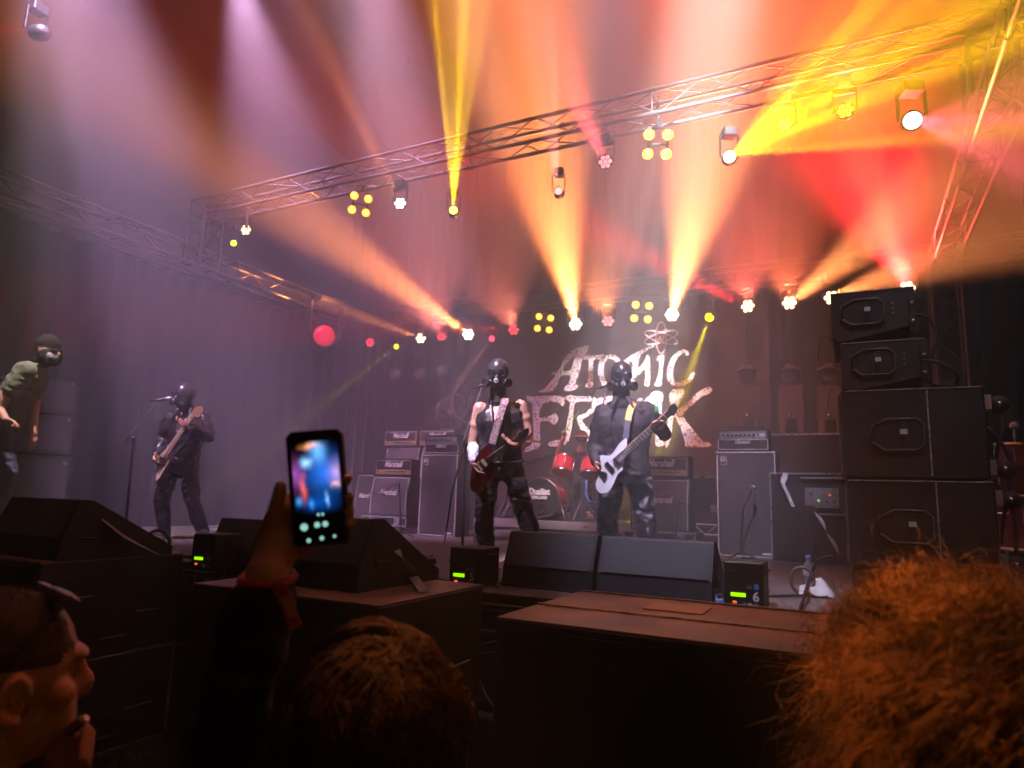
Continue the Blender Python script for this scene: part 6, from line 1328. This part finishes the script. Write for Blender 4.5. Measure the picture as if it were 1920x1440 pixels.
for (x, y, sx_, sy_, c_) in ((.012, .02, .05, .05, (.02, .16, .75)), (.004, .05, .022, .03, (.15, .45, .9)), (-.012, .036, .014, .014, (.4, .75, 1.1)), (-.006, .058, .022, .008, (1.1, .35, .08)), (.028, .02, .02, .03, (.5, .25, .35)), (-.028, .02, .018, .04, (.28, .06, .3)), (-.019, .0, .008, .03, (.9, .12, .06)),
                             (.026, .004, .012, .008, (.7, .35, .15)), (.0, -.02, .045, .02, (.0, .06, .35)), (.013, -.016, .005, .016, (.25, .6, 1.0)), (-.01, -.02, .006, .014, (.05, .25, .6)), (-.026, -.018, .007, .012, (.05, .3, .7))):
    mp = n_.new('ShaderNodeMapping'); mp.vector_type = 'POINT'; mp.inputs['Location'].default_value = ((-x-.006)/sx_, (-y-.006)/sy_, 0); mp.inputs['Scale'].default_value = (1/sx_, 1/sy_, 0); l_.new(vm.outputs[0], mp.inputs[0])
    gt = n_.new('ShaderNodeTexGradient'); gt.gradient_type = 'QUADRATIC_SPHERE'; l_.new(mp.outputs[0], gt.inputs[0])
    mx = n_.new('ShaderNodeVectorMath'); mx.operation = 'SCALE'; mx.inputs[0].default_value = c_; l_.new(gt.outputs['Fac'], mx.inputs['Scale'])
    if acc is None: acc = mx.outputs[0]
    else: av = n_.new('ShaderNodeVectorMath'); av.operation = 'ADD'; l_.new(acc, av.inputs[0]); l_.new(mx.outputs[0], av.inputs[1]); acc = av.outputs[0]
l_.new(acc, bs.inputs['Emission Color']); bs.inputs['Emission Strength'].default_value = 1.1
sc_o = B().box((0, .0125, .0006), (.064, .104, .001)).build('screen_picture', M_SCR, ph); sc_o.matrix_local = PM
o = B().box((0, -.0575, .0004), (.066, .034, .0008)).build('screen_margin', mat('dark_screen', (.004, .004, .005), rough=.12), ph); o.matrix_local = PM
for (x, y, r) in ((-.0215, -.052, .0052), (-.0035, -.05, .004), (.0075, -.0495, .004), (-.0165, -.0705, .003), (.0015, -.0685, .003), (.019, -.067, .0022), (-.001, -.036, .002), (.005, -.036, .002)):
    q = B().cyl((x, y, .001), (x, y, .0014), r, n=14).build('screen_icon', glow((.4, .85, .75), .55), ph); q.matrix_local = PM
q = B().cyl((.03, .0735, .0005), (.03, .0735, .0012), .0022, n=10).build('front_camera', M_LENSG, ph); q.matrix_local = PM
# --- frizzy haired person
hc = dep(1772, 1345, .86)
t, b, h, O, fw, rt, n0 = bystander(hc, 'person with a large mass of frizzy fair hair seen from behind', to_stage, .19)
blob('body', b, M_SKIN, t, .009, 4); clothe(t, h, n0, fw, rt, .19, {}, O, M_COAT)
M_HAIRF = mat('frizzy_fair_hair', (.028, .015, .009), rough=.55, col2=(.36, .2, .1), scale=13, spec=.3, detail=6)
b = B(); b.ball(h+UPV*.03-fw*.02, (.11, .11, .105)); b.ball(h-UPV*.08-fw*.03, (.15, .12, .16)); blob('hair_mass', b, M_HAIRF, t, .012, 3, (.035, 16, (1, 1, .6)), lambda v: (v-h).dot(fw) > .07 and v.z < h.z+.05)
rts = []
clumps = []
for i in range(760):
    u_ = rh.uniform(-.8, 1); a = rh.uniform(0, 2*math.pi); q = math.sqrt(1-u_*u_); nrm = Vector((q*math.cos(a), q*math.sin(a), u_))
    if nrm.dot(fw) > .75 and nrm.z < .3: continue
    p = h+UPV*.035-fw*.02+Vector((nrm.x*.1, nrm.y*.1, nrm.z*.1)); s1 = nrm.cross(UPV); s1 = s1.normalized() if s1.length > .1 else rt
    clumps.append((p, nrm, s1, rh.uniform(.1, .24)*(.75+.9*max(-.3, noise.noise(nrm*2.6+Vector((3, 1, 7)))))*(1.25 if nrm.z < .1 else 1), rh.uniform(.006, .022), rh.uniform(6, 13), rh.uniform(0, 6.3), rh.uniform(-.5, .5)))
for (p, nrm, s1, L_, amp, fr, ph0, sw_) in clumps:
    for j in range(30):
        o_ = Vector((rh.gauss(0, .008), rh.gauss(0, .008), rh.gauss(0, .008))); L2 = L_*rh.uniform(.6, 1.1); ph1 = ph0+rh.gauss(0, .3); fl = rh.uniform(.6, 1.6) if rh.random() > .12 else 3.0; pts = []
        for k in range(11):
            s = k/10; g_ = s*s
            pts.append(p+o_*(1+1.5*s*fl)+nrm*(L2*(.34*s-.1*g_)+.022)+UPV*(-L2*(.15*s+.62*g_)*(1-.35*max(0, nrm.z)))+s1*(amp*fl**.5*math.sin(s*fr+ph1)+sw_*L2*.4*s)+UPV*amp*.8*math.cos(s*fr*1.1+ph1)+nrm*amp*.6*math.sin(s*fr*.9+ph1*1.7))
        rts.append(pts)
strands('hair', rts, M_HAIRF, t, .0005)
# --- man in profile with sunglasses pushed up, hand at his mouth
hc = dep(16, 1262, 1.0); lookd = (_r*.66+to_stage*.75).normalized(); lookd.z = 0
wr3 = dep(95, 1490, 1.04); el3 = dep(30, 1800, 1.04)
t, b, h, O, fw, rt, n0 = bystander(hc, 'shaven headed man in profile with sunglasses pushed up and a hand at his mouth', lookd, .2, extra={1: (el3, wr3)})
def hp_(x, y, D): return dep(x, y, D)-O
capsule(b, wr3-O, hp_(112, 1440, 1.04), .026, .027); b.ball(hp_(122, 1418, 1.04), (.03, .018, .034), 14, 10, R=Matrix((_r, -_f, _u)).transposed())
for k_ in range(4):
    y_ = 1372+k_*19; d_ = 1.03-.008*k_
    capsule(b, hp_(134, y_+16, d_), hp_(170-3*k_, y_+6, d_), .0092, .0086); capsule(b, hp_(170-3*k_, y_+6, d_), hp_(158-2*k_, y_-8, d_-.012), .0086, .0076)
capsule(b, hp_(112, 1405, 1.03), hp_(120, 1375, 1.03), .013, .0115); capsule(b, hp_(120, 1375, 1.03), hp_(132, 1352, 1.03), .0115, .009)
blob('body', b, mat('ruddy_skin', (.5, .24, .16), rough=.45, scale=14, var=.2, bump=.25, bscale=180), t, .0045, 3); clothe(t, h, n0, fw, rt, .2, {1: (el3, wr3)}, O, M_COAT)
b = B(); b.ball(h+UPV*.015-fw*.013, (.0805, .1, .107), 24, 16, R=Matrix((rt, fw, UPV)).transposed()); M_CROP = hair_mat('cropped_dark_hair', (.03, .02, .015), (.07, .045, .03)); blob('cropped_scalp', b, M_CROP, t, .006, 1, None, lambda v: (v-h).dot(fw) > .058+.03*noise.noise(v*40) or (v.z < h.z+.018 and (v-h).dot(fw) > -.03) or v.z < h.z-.06)
rts = []
for i in range(6000):
    u_ = rh.uniform(-.45, 1); a = rh.uniform(0, 2*math.pi); q = math.sqrt(1-u_*u_); nl = Vector((q*math.cos(a), q*math.sin(a), u_))
    if nl.y > .62 or (nl.z < .12 and nl.y > -.1): continue
    nrm = rt*nl.x+fw*nl.y+UPV*nl.z; p = h+UPV*.015-fw*.012+rt*nl.x*.079+fw*nl.y*.099+UPV*nl.z*.106; d = (nrm+UPV*-.6-fw*.3).normalized(); rts.append([p, p+d*.004+nrm*.001, p+d*.007])
strands('cropped_hair', rts, hair_mat('cropped_dark_hair', (.03, .02, .015), (.06, .04, .03)), t, .0004)
sg = thing('sunglasses', 'dark sunglasses pushed up on the shaven head of the man in profile', 'sunglasses', dep(60, 1120, 1.0)); Os = dep(60, 1120, 1.0)-O
for s in (-1, 1):
    c = h+fw*.05+UPV*.112+rt*s*.034; B().lathe([(.026, 0), (.02, .004), (0, .006), ], 16, Matrix.Translation(c-Os) @ (fw*.6+UPV).to_track_quat('Z', 'Y').to_matrix().to_4x4()).build('lens', M_LENSG, sg); rod(sg, 'temple_arm', c+rt*s*.03-Os, h+rt*s*.086-fw*.03+UPV*.03-Os, .0028, M_BLKMET)
rod(sg, 'bridge', h+fw*.053+UPV*.115+rt*.012-Os, h+fw*.053+UPV*.115-rt*.012-Os, .003, M_BLKMET)
vp = thing('vaporizer', 'small dark vaporizer with a glassy tip held at the man\'s mouth', 'vaporizer', dep(142, 1362, 1.02)); Rv = Matrix((_r, _u, -_f)).transposed().to_4x4() @ Matrix.Rotation(-.9, 4, 'Z') @ Matrix.Diagonal((.75, .75, .75, 1))
o = B().cyl((0, -.02, 0), (0, .02, 0), .011, n=14).build('tank', mat('smoked_glass', (.12, .1, .1), rough=.1), vp); o.matrix_local = Rv
o = B().cyl((0, .02, 0), (0, .028, 0), .007, n=12).build('tip', M_SILVER, vp); o.matrix_local = Rv
o = B().box((-.012, -.035, 0), (.022, .05, .02)).build('battery', mat('dark_red_body', (.2, .02, .03), rough=.3), vp, .003); o.matrix_local = Rv
